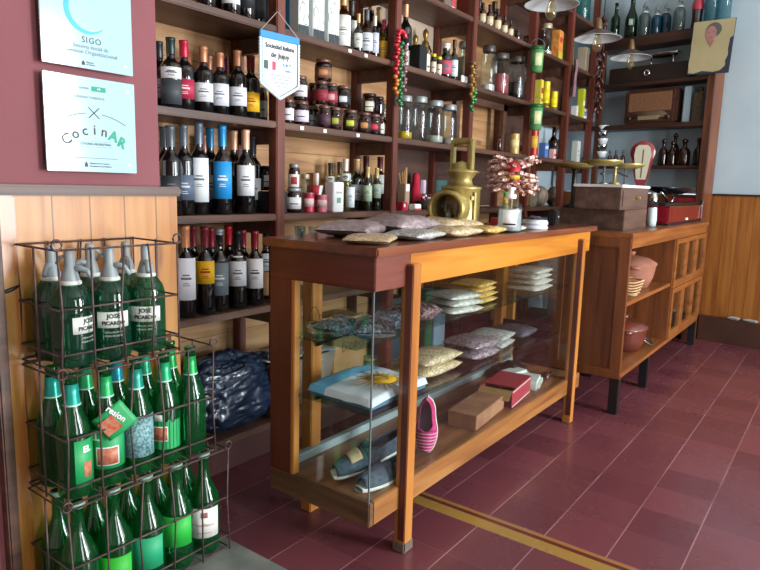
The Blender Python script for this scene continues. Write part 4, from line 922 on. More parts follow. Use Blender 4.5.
def siphon(x, y, z, label, rz, head=True, name='siphon_bottle', glassm=None, s=1.0, labeled=True, group=None, headm=None):
    t = thing(name, label, 'siphon', (x, y, z), rz, group, (s, s, s))
    obj('siphon_body', mesh('siphon_body', lambda: MB().lathe([(0, .008), (.03, .004), (.042, .002), (.0458, .010), (.0458, .146), (.0445, .160), (.039, .175), (.030, .187), (.0215, .196), (.019, .205), (0, .206)], 28)), glassm or DGREENG, t)
    obj('collar', mesh('siphon_collar', lambda: MB().lathe([(.020, .190), (.0245, .194), (.0245, .200), (.021, .203)], 20)), pm('collar_white', '#c8ccc4', .5), t)
    hd = obj('siphon_head', mesh('siphon_head', lambda: MB().lathe([(.0215, .203), (.0200, .212), (.0150, .228), (.0115, .236), (.0115, .268), (.009, .276), (0, .277)], 18)), headm or GREYP, t)
    obj('spout', mesh('siphon_spout', lambda: MB().tube([(0, -.006, .226), (0, -.022, .232), (0, -.038, .226), (0, -.050, .208)], [.008, .0075, .006, .0055], 8)), headm or GREYP, t)
    obj('lever', mesh('siphon_lever', lambda: MB().tube([(0, .004, .262), (0, .020, .256), (0, .030, .240)], [.004, .0045, .003], 6)), headm or GREYP, t)
    if labeled is not False:
        la = (labeled if labeled is not True else 0)
        lo = obj('paper_label', mesh('siphon_label', lambda: MB().lathe([(.0460, .082), (.0466, .082), (.0466, .121), (.0460, .121), (.0460, .082)], 14, a0=-PI/2-.84, a1=-PI/2+.84)), pm('siphon_paper', '#cfd6cc', .6), t, rot=(0, 0, la))
        if 'jose' not in CACHE:
            CACHE['jose'] = wrapmesh(textmesh('JOSE', .0150, .0002, bold=.0005), .0472); CACHE['picardo'] = wrapmesh(textmesh('PICARDO', .0128, .0002, bold=.0005), .0472)
            CACHE['small'] = wrapmesh(textmesh('SODA EN SIFON', .006, .0002), .0472)
        DI = pm('black_print', '#1c201f', .6)
        obj('lettering', CACHE['jose'], DI, lo, loc=(0, 0, .1105)); obj('lettering', CACHE['picardo'], DI, lo, loc=(0, 0, .0935))
        obj('white_print', CACHE['small'], pm('white_print', '#aeb8b0', .6), lo, loc=(0, 0, .071)); obj('white_print', CACHE['small'], MATS['white_print'], lo, loc=(0, 0, .062))
    return t
cz = .662
for i, (x, y, lab, look, tx) in enumerate(((.746, 1.447, .85, 1.2, 'green siphon bottle at the front left of the top crate, its label turned right'), (.844, 1.447, .12, 1.2, 'green siphon bottle in the front middle of the top crate, label facing out'), (.944, 1.447, -.1, .1, 'green siphon bottle at the front right of the top crate beside the shelf'),
        (.748, 1.538, False, -.3, 'dark green siphon bottle at the back left of the top crate'), (.846, 1.538, False, -1.2, 'green siphon bottle at the back middle of the top crate'), (.945, 1.538, False, .1, 'green siphon bottle at the back right of the top crate'))):
    f = faceang(x, y)+PI/2
    siphon(x, y, cz, tx, f+look, labeled=(lab-look) if lab is not False else False)
NECK = ['#1f9c8c', '#23a45a', '#1c8f7c', '#1fa06a', '#1d9a4c', '#1a9a8c', '#23a060', '#1a8fa0', '#1d9870', '#1fa050']
# middle crate: ten litre beer bottles, foil necks
names2 = ['front row of the middle crate, leftmost, turquoise neck foil', 'middle crate wrapped in a large green picture label', 'middle crate with a worn pale blue label', 'middle crate with a torn green label', 'front row of the middle crate, rightmost, without label',
          'back row of the middle crate, leftmost', 'back row of the middle crate, second from the left', 'back row of the middle crate, centre', 'back row of the middle crate, fourth from the left', 'back row of the middle crate, rightmost']
LG = pm('label_green', '#1f9c58', .5); LBL = noisemat('worn_blue_label', '#8fb6c0', '#2f6a62', 160, .6, 0)
FISH = noisemat('label_picture', '#b84a34', '#b98a6a', 70, .5, 0)
for i in range(10):
    x = .733+(i % 5)*.0845; y = 1.442 if i < 5 else 1.535
    b = bottle('beer', x, y, .343, 'green glass bottle in the '+names2[i], glassm=GREENG, name='green_bottle', h=.302, cat='bottle')
    rn = .0150; H = .315
    obj('neck_foil', mesh('foil', lambda: MB().lathe([(.0205, .235), (.0175, .262), (.0162, .288), (.0158, .288)], 18)), pm('foil_'+NECK[i][1:], NECK[i], .3, metal=.3), b)
    obj('neck_band', mesh('nband', lambda: MB().lathe([(.0212, .2335), (.0208, .2375)], 18)), pm('band_pale', '#a9d8c4', .4), b)
    if i in (1,):
        obj('green_label', mesh('lab_full', lambda: arc(.0418, .05, .155, 1.4)), LG, b)
        fp = obj('picture', mesh('lab_pic', lambda: arc(.0426, .062, .106, .62)), FISH, b)
        obj('picture_edge', mesh('lab_pe', lambda: arc(.0424, .059, .109, .68)), WHITE, b)
        obj('lettering', wrapmesh(textmesh('EL', .026, .0002, bold=.0008), .0432), WHITE, b, loc=(0, 0, .136), rot=(0, 0, -.75))
        ob = obj('torn_label', MB().grid(8, 8, lambda u, v: Vector(((u-.5)*.085, -.050-.008*math.cos((u-.5)*3), (v-.5)*.072))), LG, b, loc=(.020, .0, .182), rot=(0, -.62, 0)); s_ = ob.modifiers.new('t', 'SOLIDIFY'); s_.thickness = .0008
        obj('lettering', textmesh('resion', .022, .0003, bold=.0006), WHITE, ob, loc=(.014, -.0595, .014), rot=(0, 1.35, 0))
        obj('picture', MB().box((-.036, -.0600, -.022), (.006, -.0588, .020)), FISH, ob)
    if i == 0:
        obj('green_label', mesh('lab_half', lambda: arc(.0418, .03, .15, .9)), LG, b, rot=(0, 0, .9))
        obj('lettering', wrapmesh(textmesh('EL', .022, .0002, bold=.0008), .0430), WHITE, b, loc=(0, 0, .125), rot=(0, 0, .72))
        obj('picture', mesh('lab_pic2', lambda: arc(.0426, .052, .092, .25)), FISH, b, rot=(0, 0, .75))
    if i == 2: obj('worn_label', mesh('lab_worn', lambda: arc(.0418, .05, .165, 1.35)), LBL, b)
    if i == 3:
        def torn():
            mb = MB(); n_ = 24
            def f(u, v):
                a = -PI/2-1.15+2.3*u; top = .125+.012*noise.noise(Vector((u*9, 0, 1)))+(.022 if .15 < u < .45 else 0)
                return Vector((.0419*math.cos(a), .0419*math.sin(a), .045+(top-.045)*v))
            return mb.grid(n_, 2, f)
        obj('torn_label', mesh('lab_torn', torn), LG, b)
        obj('torn_paper', mesh('lab_tornw', lambda: arc(.0424, .128, .146, .26)), WHITE, b, rot=(0, 0, -.45))
        obj('picture_edge', mesh('lab_pe3', lambda: arc(.0423, .069, .112, .50)), WHITE, b, rot=(0, 0, -.35))
        obj('picture', mesh('lab_pic3', lambda: arc(.0426, .072, .109, .45)), FISH, b, rot=(0, 0, -.35))
# lowest crate: litre bottles
names3 = ['lowest crate with a white label at its foot', 'lowest crate with a leaf green label, second from left', 'lowest crate with a sea green label', 'lowest crate with a bright green label, second from right', 'lowest crate with a white label and red crest',
          'back row of the lowest crate, leftmost', 'back row of the lowest crate, second', 'back row of the lowest crate, centre', 'back row of the lowest crate, fourth', 'back row of the lowest crate, rightmost']
for i in range(10):
    x = .733+(i % 5)*.0945; y = 1.443 if i < 5 else 1.537
    b = bottle('litre', x, y, .020, 'green glass bottle in the '+names3[i], glassm=GREENG, name='green_bottle', h=.300)
    lab = {0: ('#dfe4e0', .02, .10), 1: ('#1fa824', .03, .13), 2: ('#1f9f6c', .05, .14), 3: ('#22b03c', .07, .16), 4: ('#e3e2dc', .055, .145)}.get(i)
    if lab:
        lo = obj('bottle_label', mesh('llab%d' % i, lambda: arc(.0463, lab[1], lab[2], .95)), pm('ll_%d' % i, lab[0], .55), b)
        if i == 4:
            obj('red_crest', mesh('crest', lambda: arc(.0472, .118, .134, .2)), pm('crest_red', '#a06064', .6), lo)
            obj('lettering', wrapmesh(textmesh('Vino Blanco', .012, .0002), .0474), pm('brown_print', '#9a8068', .6), lo, loc=(0, 0, .095)); obj('lettering', wrapmesh(textmesh('MESA  SELECTO', .006, .0002), .0474), MATS['brown_print'], lo, loc=(0, 0, .07))
    obj('bottle_mouth', mesh('mouth', lambda: MB().lathe([(.0155, .286), (.0185, .287), (.0185, .297), (.0150, .3)], 16)), pm('pale_lip', '#8fb8a4', .3) , b)
# ================================================================== BEHIND THE COUNTER, LOWEST SHELF
za = SZ['a']
def bagmesh(sx0, sy0, sz0, seed, nu=130, nv=80):
    def f(u, v):
        a = 2*PI*u; b_ = -PI/2+PI*v; n = Vector((math.cos(a)*math.cos(b_), math.sin(a)*math.cos(b_), math.sin(b_)))
        n.x = math.copysign(abs(n.x)**.8, n.x); n.z = math.copysign(abs(n.z)**.75, n.z)
        k = 1+.20*noise.noise(n*1.6+Vector((seed, 0, 0)))
        q = n*3.2+Vector((0, seed, 0)); k += .12*(1-abs(noise.noise(q))*3)*.5
        q = n*8+Vector((noise.noise(n*3)*3, seed, 0)); k += .06*(1-2.6*abs(noise.noise(q))); q = n*17+Vector((noise.noise(n*5)*4, 0, seed)); k += .008*(1-2.6*abs(noise.noise(q)))
        p = Vector((n.x*sx0, n.y*sy0, n.z*sz0))*k
        return Vector((p.x, p.y, max(p.z+sz0*.92, 0)+.0005*v))
    return MB().grid(nu, nv, f)
NAVY = noisemat('navy_plastic_film', '#16243a', '#22344e', 9, .30, .2, coat=.5)
x = 1.62; t = tag(obj('rubbish_bag', bagmesh(.22, .105, .145, 4.2), NAVY, loc=(x, 1.94, za)), 'big crumpled navy plastic bag filling the lowest shelf beside the crates', 'bag')
t2 = tag(obj('plastic_bag', bagmesh(.085, .05, .075, 9.1, 48, 30), NAVY, loc=(sx(207, 1.885, za), 1.86, za)), 'small crumpled navy plastic bag end in front of the big bag', 'bag')
t2.location.y = 1.79; t2.location.x = sx(204, 1.79, za)
bpy.data.objects.remove(t2)
x = 1.86; t = thing('plastic_tub', 'grey plastic tub with a folded plastic sheet over its rim beside the navy bag', 'tub', (2.065, 1.945, za))
obj('tub_body', MB().lathe([(0, 0), (.10, 0), (.135, .215), (.129, .215), (.096, .006), (0, .006)], 4, a0=PI/4, a1=2*PI+PI/4, sx_=1.25, sy_=.95), pm('grey_tub', '#8a7c72', .5), t)
mb = MB().grid(24, 14, lambda u, v: Vector(((u-.5)*.44-.10, (v-.5)*.20, .245+.022*noise.noise(Vector((u*4, v*3, 1)))-.03*(u-.3))))
o = obj('plastic_sheet', mb, noisemat('grey_sheet', '#6c7478', '#9aa4a6', 16, .35, .2, coat=.4), t); md = o.modifiers.new('thickness', 'SOLIDIFY'); md.thickness = .006
def carton(name, label, x0, x1, y0, y1, z0, z1, mat, deco=None, cat='box'):
    t = thing(name, label, cat, ((x0+x1)/2, (y0+y1)/2, z0)); w2, d2 = (x1-x0)/2, (y1-y0)/2
    obj('carton', MB().box((-w2, -d2, 0), (w2, d2, z1-z0), .004), mat, t)
    return t
t = carton('cardboard_box', 'tall brown cardboard box with faint lettering behind the counter glass', 2.22, 2.46, 1.90, 2.07, za, .47, KRAFT)
words(t, 'D.ORO', .055, .03, .19, pm('box_print', '#5a4026', .8), y=-.0858)
sjar(369, 'a', 1.93, 357, 10, 'yellow green jar of preserves on the lowest shelf behind the flag box', fill='#a8a060', fillh=.95, lid='#a8a878')
t = carton('dark_picture_box', 'dark grey box with a pale ring drawn on it, lowest shelf', 2.72, 2.90, 1.94, 2.06, za, .50, pm('slate_box', '#3c444c', .5))
obj('ring_print', MB().tube([(.045*math.cos(a), -.061, .24+.05*math.sin(a)) for a in [2*PI*k/18 for k in range(18)]], .003, 5, True), pm('ring_pale', '#8a98a0', .6), t)
carton('green_binder', 'green box file standing on the lowest shelf beside the pale blue one', 3.0, 3.07, 1.88, 2.06, za, .52, pm('green_file', '#1e6a48', .5))
carton('pale_blue_file', 'pale blue box file standing on the lowest shelf', 3.09, 3.22, 1.88, 2.06, za, .50, pm('blue_file', '#7c98a8', .5))
carton('dark_red_crate', 'dark red box on the lowest shelf right of the pale blue file', 3.4, 3.75, 1.86, 2.06, za, .42, pm('maroon_box', '#5c2a30', .6))
# ================================================================== GOODS IN THE COUNTER
def bag(w_, d_, h_, seed, seam=.018, lump=.12, nu=30, nv=18):
    """a filled plastic sachet lying flat, pinched seams at both ends"""
    def f(u, v):
        a = 2*PI*v
        s = math.sin(PI*min(max((u-.03)/.94, 0), 1))**.45
        n = noise.noise(Vector((u*5+seed, math.cos(a)*1.5, math.sin(a)*1.5)))*lump
        yy = (d_/2)*(.90+.10*s)*math.copysign(abs(math.cos(a))**.7, math.cos(a))
        zz = (h_/2)*s*(1+n*2)*math.copysign(abs(math.sin(a))**.8, math.sin(a)); 
        return Vector(((u-.5)*w_, yy*(1+n*.4), h_*.5+zz+.001*math.sin(a)))
    mb = MB().grid(nu, nv, f)
    bmesh.ops.remove_doubles(mb.bm, verts=mb.bm.verts[:], dist=.0002); return mb
BM = {'grain': grainmat('oat_grain', '#a08a66', '#c4ae8a', '#dccaa8', 170), 'white': grainmat('white_beans', '#a8a59c', '#bcb9b0', '#d0cdc6', 130),
      'yellow': grainmat('yellow_corn', '#a8823a', '#c8a050', '#dcbc78', 150), 'pink': grainmat('pinkish_beans', '#6c5860', '#8c7880', '#a89aa4', 130),
      'grey': grainmat('grey_lentils', '#8a8a88', '#a8a8a2', '#c8c8c4', 170), 'dark': grainmat('dark_lentils', '#34333c', '#4a4852', '#64626c', 170), 'mauve': grainmat('mauve_flour', '#7e6e72', '#8e7e80', '#a09294', 120, .3)}
def bagstack(x, y, z, n, w_, d_, h_, mat, label, group, rz=0, seed=0, cat='bag', pos=('bottom bag', 'second bag', 'third bag', 'top bag')):
    zz = z
    for k in range(n):
        o = obj('grain_bag', bag(w_*(1-.04*k), d_, h_, seed+k*3.1), BM[mat], loc=(x+.006*((k*5) % 3-1), y+.004*((k*7) % 3-1), zz), rot=(0, 0, rz+.08*((k*3) % 3-1)))
        tag(o, (pos[k] if k < n-1 or n == 1 else 'top bag')+' '+label if n > 1 else label, cat, group); zz += h_*.86
def oncase(px, py, z): p = on(px, py, Z=z); return p.x, p.y
# upper glass shelf
z1 = GS1+.0005
def candybag(x, y, z, seed, mat, lab, s=1.0):
    t = thing('candy_bag', lab, 'bag', (x, y, z), .1, 'bags of wrapped sweets on the upper glass shelf'); rr = random.Random(seed)
    obj('bag_contents', bag(.17*s, .14*s, .062*s, seed, lump=.16, nu=56, nv=36), mat, t, rot=(0, 0, .3*(seed % 3)))
    for q in range(3): obj('plastic_fold', MB().tube([(-.07*s+.05*q, -.05*s+.03*rr.random(), .074*s), (-.05*s+.05*q, .0, .080*s), (-.06*s+.06*q, .05*s, .072*s)], .003, 5), glass('film', '#e8f0f0', .1, 1.5), t)
CB1 = grainmat('grey_wrapped_sweets', '#4c545e', '#666f79', '#949da6', 150, .12, 1.0); CB2 = grainmat('red_wrapped_sweets', '#4a3034', '#64464a', '#947c7e', 150, .15, 1.0)
for k, (px, py, m, lab, s) in enumerate(((337, 343, CB1, 'clear bag of grey wrapped sweets at the left end of the upper glass shelf', .85), (352, 342, CB1, 'clear bag of grey wrapped sweets second on the upper glass shelf', .95), (374, 336, CB1, 'shiny bag of grey wrapped sweets next to the reddish ones', .9), (397, 331, CB2, 'bag of reddish brown wrapped sweets behind the front leg', 1.0))):
    x, y = {0: (1.46, 1.22), 1: (1.50, 1.125), 2: (1.62, 1.15), 3: (1.80, 1.17)}[k]; candybag(x, y, z1, k*5, m, lab, s)
t = thing('wicker_cup', 'small cup with a thin wire handle at the back of the upper glass shelf', 'cup', (1.42, 1.295, z1)); obj('cup_body', MB().lathe([(0, 0), (.022, 0), (.028, .03), (.025, .03), (.019, .004)], 14), BM['grain'], t); obj('wire_handle', MB().tube([(.027*math.cos(a), 0, .03+.05*math.sin(a)) for a in [PI*k/10 for k in range(11)]], .001, 5), BLACK, t)
bagstack(2.03, 1.15, z1, 3, .20, .14, .028, 'white', 'of white beans in the stack nearest the front leg', 'white bags of the near stack', -.1, 2)
bagstack(2.27, 1.20, z1, 4, .20, .14, .025, 'yellow', 'of yellow grain in the stack behind the white ones', 'yellow grain bags', .1, 7)
bagstack(2.74, 1.16, z1, 4, .24, .15, .030, 'white', 'of white grain in the far stack of the upper glass shelf', 'white bags of the far stack', .1, 12)
# lower glass shelf
z2 = GS2+.0005
t = thing('flag_box', 'flat box covered with a sky blue and white cloth bearing a golden sun', 'box', (1.525, 1.155, z2), .0)
FX, FY = .172, .125
def flagmat():
    m, nt, b = newmat('flag_cloth')
    tc = nt.nodes.new('ShaderNodeTexCoord'); sep = nt.nodes.new('ShaderNodeSeparateXYZ'); nt.links.new(tc.outputs['Object'], sep.inputs[0])
    s = mathn(nt, 'GREATER_THAN', sep.outputs['Y'], .055)
    c = mixc(nt, s, '#d4dbe4', '#6fb4de'); nt.links.new(c, b.inputs['Base Color']); b.inputs['Roughness'].default_value = .75; return m
FLG = flagmat()
def fz(x_, y_): return .030+.010*math.sin(PI*(x_/(2*FX*.88)+.5))+.004*noise.noise(Vector((x_*18, y_*18, 2)))
obj('carton', MB().box((-FX*.84, -FY*.96, 0), (FX*.84, FY*.96, .024), .003), pm('flag_carton', '#4c6c84', .6), t)
def clothf(u, v):
    x_ = (u-.5)*2*FX*.88; y_ = (v-.5)*2*FY; e = max(abs(u-.5)*2, abs(v-.5)*2)
    return Vector((x_, y_, fz(x_, y_)-(.018 if e > .97 else 0)))
obj('cloth_cover', MB().grid(40, 30, clothf), FLG, t)
SUN = pm('sun_yellow', '#d8a810', .6); RAY = pm('sun_ray', '#b98a30', .6)
sc_ = Vector((.012, -.038, fz(.012, -.038)+.0015))
obj('sun_disc', MB().lathe([(0, .0), (.046, -.001), (.046, .0025), (0, .003)], 24), SUN, t, loc=sc_)
obj('sun_face', MB().tube([(.022*math.cos(a), .022*math.sin(a), .003) for a in [2*PI*k/14 for k in range(14)]], .0016, 5, True), RAY, t, loc=sc_)
for k in range(24):
    a = 2*PI*k/24; L_ = .100 if k % 2 else .080
    obj('sun_ray', MB().poly([(.044*math.cos(a-.06), .044*math.sin(a-.06), .0), (L_*math.cos(a), L_*math.sin(a), -.0025), (.044*math.cos(a+.06), .044*math.sin(a+.06), .0)], (0, 0, .0015)), RAY, t, loc=sc_)
p_ = on(390, 420, Y=1.02)
bagstack(1.83, 1.13, z2, 2, .26, .14, .040, 'grain', 'of pale speckled grain right of the flag box', 'pale grain bags', .05, 21)
bagstack(2.12, 1.12, z2, 2, .20, .16, .040, 'pink', 'of pinkish beans on the lower glass shelf', 'pinkish bean bags', .0, 25)
bagstack(2.33, 1.14, z2, 2, .18, .16, .032, 'grey', 'of grey white lentils on the lower glass shelf', 'grey lentil bags', .2, 28)
bagstack(2.56, 1.14, z2, 1, .20, .15, .044, 'dark', 'single bag of dark lentils at the far end of the lower glass shelf', None, .15, 31)
# case floor
zf = .209
def shoe(loc, rz, main, sole, label, patch=None, stripes=None, roll=0, L=.25, pitch=0):
    t = thing('canvas_shoe', label, 'shoe', loc, rz); t.rotation_euler = (roll, pitch, rz)
    def hw(u): return .040*(math.sin(PI*min(1, u*1.02+.03))**.42)*(1.0-.18*math.exp(-((u-.62)/.18)**2))*(.86+.14*(1-u))+.001
    def ht(u): return .050-.010*math.sin(PI*u)+.012*u if u > .5 else .030+.026*(u/.5)**.8
    def sole_f(u, v):
        a = 2*PI*v; w = hw(u)*1.06
        return Vector(((u-.5)*L*1.03, w*math.copysign(abs(math.cos(a))**.6, math.cos(a)), .008+.008*math.copysign(abs(math.sin(a))**.5, math.sin(a))))
    obj('sole', MB().grid(30, 16, sole_f), sole, t)
    def upper(u, v):            # v: 0..1 over the instep; open from u>.42
        op = max(0, min(1, (u-.40)/.10)); w = hw(u); h = ht(u)
        half = PI/2*(1-op*.42); a = -PI/2*0+PI*v
        s = math.cos(a)
        if op > 0:
            side = 1 if v < .5 else -1; vv = v*2 if v < .5 else (1-v)*2
            ang = vv*(PI/2)*(1-.45*op)
            return Vector(((u-.5)*L, side*w*math.cos(ang)**.7, .012+h*math.sin(ang)*(1+.25*op)))
        return Vector(((u-.5)*L, w*math.copysign(abs(s)**.8, s), .012+h*math.sin(a)))
    def side_(s):
        def f(u, v):
            uu = .40+.60*u; p = upper(min(uu, .995), .5*v*.98 if s > 0 else 1-.5*v*.98); return p
        return f
    o = obj('toe_upper', MB().grid(14, 20, lambda u, v: upper(.02+.38*u, v)), main, t); o.modifiers.new('thickness', 'SOLIDIFY').thickness = .002
    for s in (1, -1):
        o = obj('side_upper', MB().grid(20, 8, side_(s)), main, t); o.modifiers.new('thickness', 'SOLIDIFY').thickness = .002
    obj('insole', MB().grid(20, 4, lambda u, v: Vector(((.36+.60*u-.5)*L, hw(.36+.60*u)*.9*(v-.5)*2, .0175))), pm('insole_cloth', '#6c7684', .9), t)
    if patch: obj('patch', MB().grid(6, 8, lambda u, v: upper(.20+.15*u, .25+.5*v)+Vector((0, 0, .003))), patch, t).modifiers.new('thickness', 'SOLIDIFY').thickness = .0015
    if stripes:
        for k in range(6): obj('stripe', MB().grid(2, 18, lambda u, v, k=k: upper(.05+.06*k+.018*u, v)+Vector((0, 0, .0015))), stripes, t)
    return t
NV = noisemat('navy_canvas', '#3a4654', '#4c5a68', 60, .9, .2); SO = noisemat('rope_sole', '#c8c8c0', '#dcdcd4', 60, .85, .3)
TANP = pm('tan_patch', '#b8a27c', .8)
s_ = shoe((1.50, 1.118, zf+.048), -.46, NV, SO, 'navy canvas slipper with a tan patch, resting tilted on its twin', patch=TANP, L=.265); s_.rotation_euler = (.25, -.26, -.46)
shoe((1.50, 1.062, zf), -.10, NV, SO, 'navy canvas slipper lying under its tilted twin', L=.235)
PK = noisemat('magenta_canvas', '#b01c5c', '#c83a78', 40, .85, .2); PKS = pm('pink_stripe', '#e2a0bc', .8)
s_ = shoe((1.80, 1.115, zf+.085), .5, PK, SO, 'magenta striped canvas slipper leaning upright behind the front leg', stripes=PKS, L=.19)
s_.rotation_euler = (0, -1.42, .45); s_.location = (1.765, 1.085, zf+.10)
WB = noisemat('bare_wood_box', '#8a5a40', '#a87858', 12, .7, .1)
def rbox(name, label, c, w_, d_, h_, rz, mat, cat='box'):
    t = thing(name, label, cat, c, rz); obj('box_body', MB().box((-w_/2, -d_/2, 0), (w_/2, d_/2, h_), .002), mat, t); return t
t = rbox('wooden_box', 'low unpainted wooden box on the case floor in front of the red carton', (2.17, 1.105, zf), .30, .115, .055, .10, WB)
obj('box_lid', MB().box((-.152, -.059, .050), (.152, .059, .060), .002), WB, t)
t = thing('red_carton', 'open red carton with white edge lines on the case floor', 'box', (2.46, 1.12, zf), .12)
RC = pm('carton_red', '#a83642', .5); w2, d2, h2 = .13, .07, .075
for nm, a, b_ in (('carton_side', (-w2, -d2, 0), (w2, -d2+.003, h2)), ('carton_side', (-w2, d2-.003, 0), (w2, d2, h2)), ('carton_end', (w2-.003, -d2, 0), (w2, d2, h2)), ('carton_base', (-w2, -d2, 0), (w2, d2, .003)), ('carton_top', (-w2+.05, -d2, h2), (w2, d2, h2+.003))):
    obj(nm, MB().box(a, b_), RC, t)
obj('open_flap', MB().poly([(-w2, -d2, h2), (-w2-.0, d2, h2), (-w2-.045, d2, h2-.03), (-w2-.045, -d2, h2-.03)], (0, 0, .002)), KRAFT, t)
for z in (.006, h2-.008): obj('white_line', MB().box((-w2+.006, -d2-.001, z), (w2-.006, -d2, z+.003)), WHITE, t)
for q, (dx, tx, r_) in enumerate(((.0, 'folded white paper bag beside the red carton, front one', .25), (.05, 'folded white paper bag beside the red carton, rear one', -.2))):
    t = thing('paper_packet', tx, 'packet', (2.685+dx, 1.10+.11*q, zf), r_)
    obj('paper', MB().box((-.07, -.045, 0), (.07, .045, .045), .012), pm('packet_white', '#d6dad6', .6), t); obj('green_print', MB().box((-.03, -.0465, .018), (.03, -.0445, .026)), pm('print_greygreen', '#7c948c', .6), t)
t = thing('black_pouch', 'black crumpled pouch at the far back corner of the case floor', 'pouch', (2.80, 1.265, zf)); obj('pouch_body', bag(.22, .12, .05, 44, lump=.4), pm('black_cloth', '#15161a', .6), t)
t = thing('silver_pen', 'thin silver pen lying at the far end of the case floor', 'pen', (2.90, 1.10, zf+.007), .2); obj('pen_barrel', MB().tube([(-.06, 0, 0), (.05, 0, 0), (.06, 0, 0)], [.006, .006, .003], 10), CHROME, t)
# ================================================================== ON THE COUNTER
zt_ = .9405
for k, (x, y, w_, d_, h_, m, lab, r_, dz) in enumerate(((1.57, 1.27, .25, .19, .050, 'mauve', 'mauve grey bag of flour, left of the row lying on the counter', .35, 0), (1.795, 1.24, .27, .20, .066, 'mauve', 'plump mauve grey bag of flour in the middle of the counter row', -.05, 0),
      (2.06, 1.22, .29, .19, .052, 'grain', 'cream grain bag between the mauve flour and the brass lantern', -.05, 0), (1.46, 1.11, .24, .14, .022, 'grain', 'flat nearly empty grain bag at the near corner of the counter', .5, 0), (1.655, 1.09, .21, .14, .030, 'grey', 'flat pale bag in front of the mauve flour bags', .1, 0),
      (1.875, 1.075, .22, .12, .034, 'grain', 'small cream grain bag at the front edge of the counter', -.02, 0), (2.10, 1.07, .18, .10, .028, 'yellow', 'small yellow corn bag at the front edge near the lantern', .05, 0), (2.29, 1.07, .16, .10, .026, 'white', 'small white bag at the front edge right of the lantern', .1, 0))):
    tag(obj('grain_bag', bag(w_, d_, h_, 50+k*4, lump=.18), BM[m], loc=(x, y, zt_), rot=(0, 0, r_)), lab, 'bag')
for k, (x, y, r_, h_) in enumerate(((1.40, 1.34, .016, .035), (1.44, 1.37, .014, .03), (1.49, 1.365, .017, .028))):
    t = thing('small_glass', 'tiny clear glass at the back left corner of the counter', 'glass', (x, y, zt_), 0, 'tiny glasses on the counter corner'); obj('glass_cup', MB().lathe([(0, .003), (r_*.8, 0), (r_, h_), (r_*.9, h_), (r_*.7, .004), (0, .004)], 16), CLEARG, t)
# brass railway lantern
p = on(459, 227, Z=zt_); x, y = 2.36, 1.20
x = sx(459, 1.235, zt_); y = 1.235; S = (zt(x, y, 138)-zt_)/.36
rzl = faceang(x, y)+PI/2-.50
t = thing('brass_lantern', 'old brass railway lantern with a round glass lens and tall carrying frame', 'lantern', (x, y, zt_), rzl, None, (S*1.16, S*1.16, S))
obj('lantern_body', MB().lathe([(0, 0), (.068, 0), (.070, .006), (.067, .012), (.067, .160), (.070, .163), (.070, .170), (.060, .172)], 32), BRASS, t)
obj('bottom_ring', MB().lathe([(.070, .0), (.073, .004), (.073, .012), (.069, .016)], 32), BRASS, t)
obj('lantern_cone', MB().lathe([(.062, .170), (.040, .178), (.036, .200), (.050, .222), (.054, .228), (.052, .234), (.030, .240), (.026, .262), (.0, .272)], 28), BRASS, t)
obj('chimney_plate', MB().lathe([(0, .226), (.060, .226), (.060, .231), (0, .232)], 28), BRASS, t)
# lens tube facing local -Y
mb = MB().lathe([(.040, .045), (.060, .047), (.068, .055), (.070, .098), (.066, .108), (.056, .108), (.053, .098), (.053, .060)], 32); me = mb.mesh('lens_ring'); me.transform(Matrix.Rotation(PI/2, 4, 'X'))
obj('lens_ring', me, BRASS, t, loc=(0, 0, .086))
me = MB().lathe([(0, .090), (.03, .088), (.053, .078)], 28).mesh('lens_glass'); me.transform(Matrix.Rotation(PI/2, 4, 'X')); obj('lens_glass', me, glass('lens', '#cfc9b4', .02, 1.5), t, loc=(0, 0, .086))
me = MB().lathe([(0, .060), (.053, .060), (.053, .063), (0, .063)], 24).mesh('lens_back'); me.transform(Matrix.Rotation(PI/2, 4, 'X')); obj('lens_back', me, pm('lantern_inside', '#4a4030', .5), t, loc=(0, 0, .086))
obj('lamp_burner', MB().lathe([(0, -.045), (.014, -.045), (.016, -.02), (.006, -.005), (.004, .012), (0, .014)], 12), GREYM, t, loc=(.0, -.074, .086))
obj('door_edge', MB().box((.020, -.071, .022), (.028, -.055, .150), .002), BRASS, t, rot=(0, 0, .9)); obj('hinge', MB().box((.010, -.071, .12), (.020, -.062, .135)), BRASS, t, rot=(0, 0, .9))
for s in (-1, 1): obj('handle_post', MB().box((s*.036-.006, -.013, .228), (s*.036+.006, .013, .350), .003), BRASS, t)
obj('handle_bar', MB().box((-.042, -.013, .340), (.042, .013, .360), .006), BRASS, t); obj('handle_roller', MB().tube([(-.03, 0, .332), (.03, 0, .332)], .007, 10), BRASS, t)
# hand gel bottle
x = sx(509, 1.05, zt_); y = 1.05; Hh = zt(x, y, 187)-zt_
t = thing('hand_gel_bottle', 'clear plastic pump bottle with white label and white pump at the counter edge', 'bottle', (x, y, zt_), faceang(x, y)+PI/2, None, (Hh/.18*1.28, Hh/.18*1.28, Hh/.18))
obj('bottle_body', MB().lathe([(0, .003), (.032, 0), (.038, .006), (.038, .092), (.034, .112), (.022, .126), (.013, .130), (.013, .138)], 28), CLEARG, t)
obj('gel', MB().lathe([(0, .005), (.034, .006), (.0355, .012), (.0355, .092), (0, .092)], 24), glass('gel', '#f0f6f8', 0, 1.33, body='#f2f6f8', bodyfac=.6), t)
obj('gel_label', arc(.0385, .022, .090, .6), pm('gel_label', '#eef2f4', .5), t); obj('label_mark', arc(.0393, .030, .036, .5), BLACK, t)
obj('pump_collar', MB().lathe([(.0145, .134), (.0165, .136), (.0165, .150), (.008, .152), (.008, .168), (.013, .170), (.013, .178), (0, .180)], 18), WHITE, t); obj('pump_spout', MB().tube([(0, 0, .174), (0, -.020, .175), (0, -.032, .168)], .004, 8), WHITE, t)
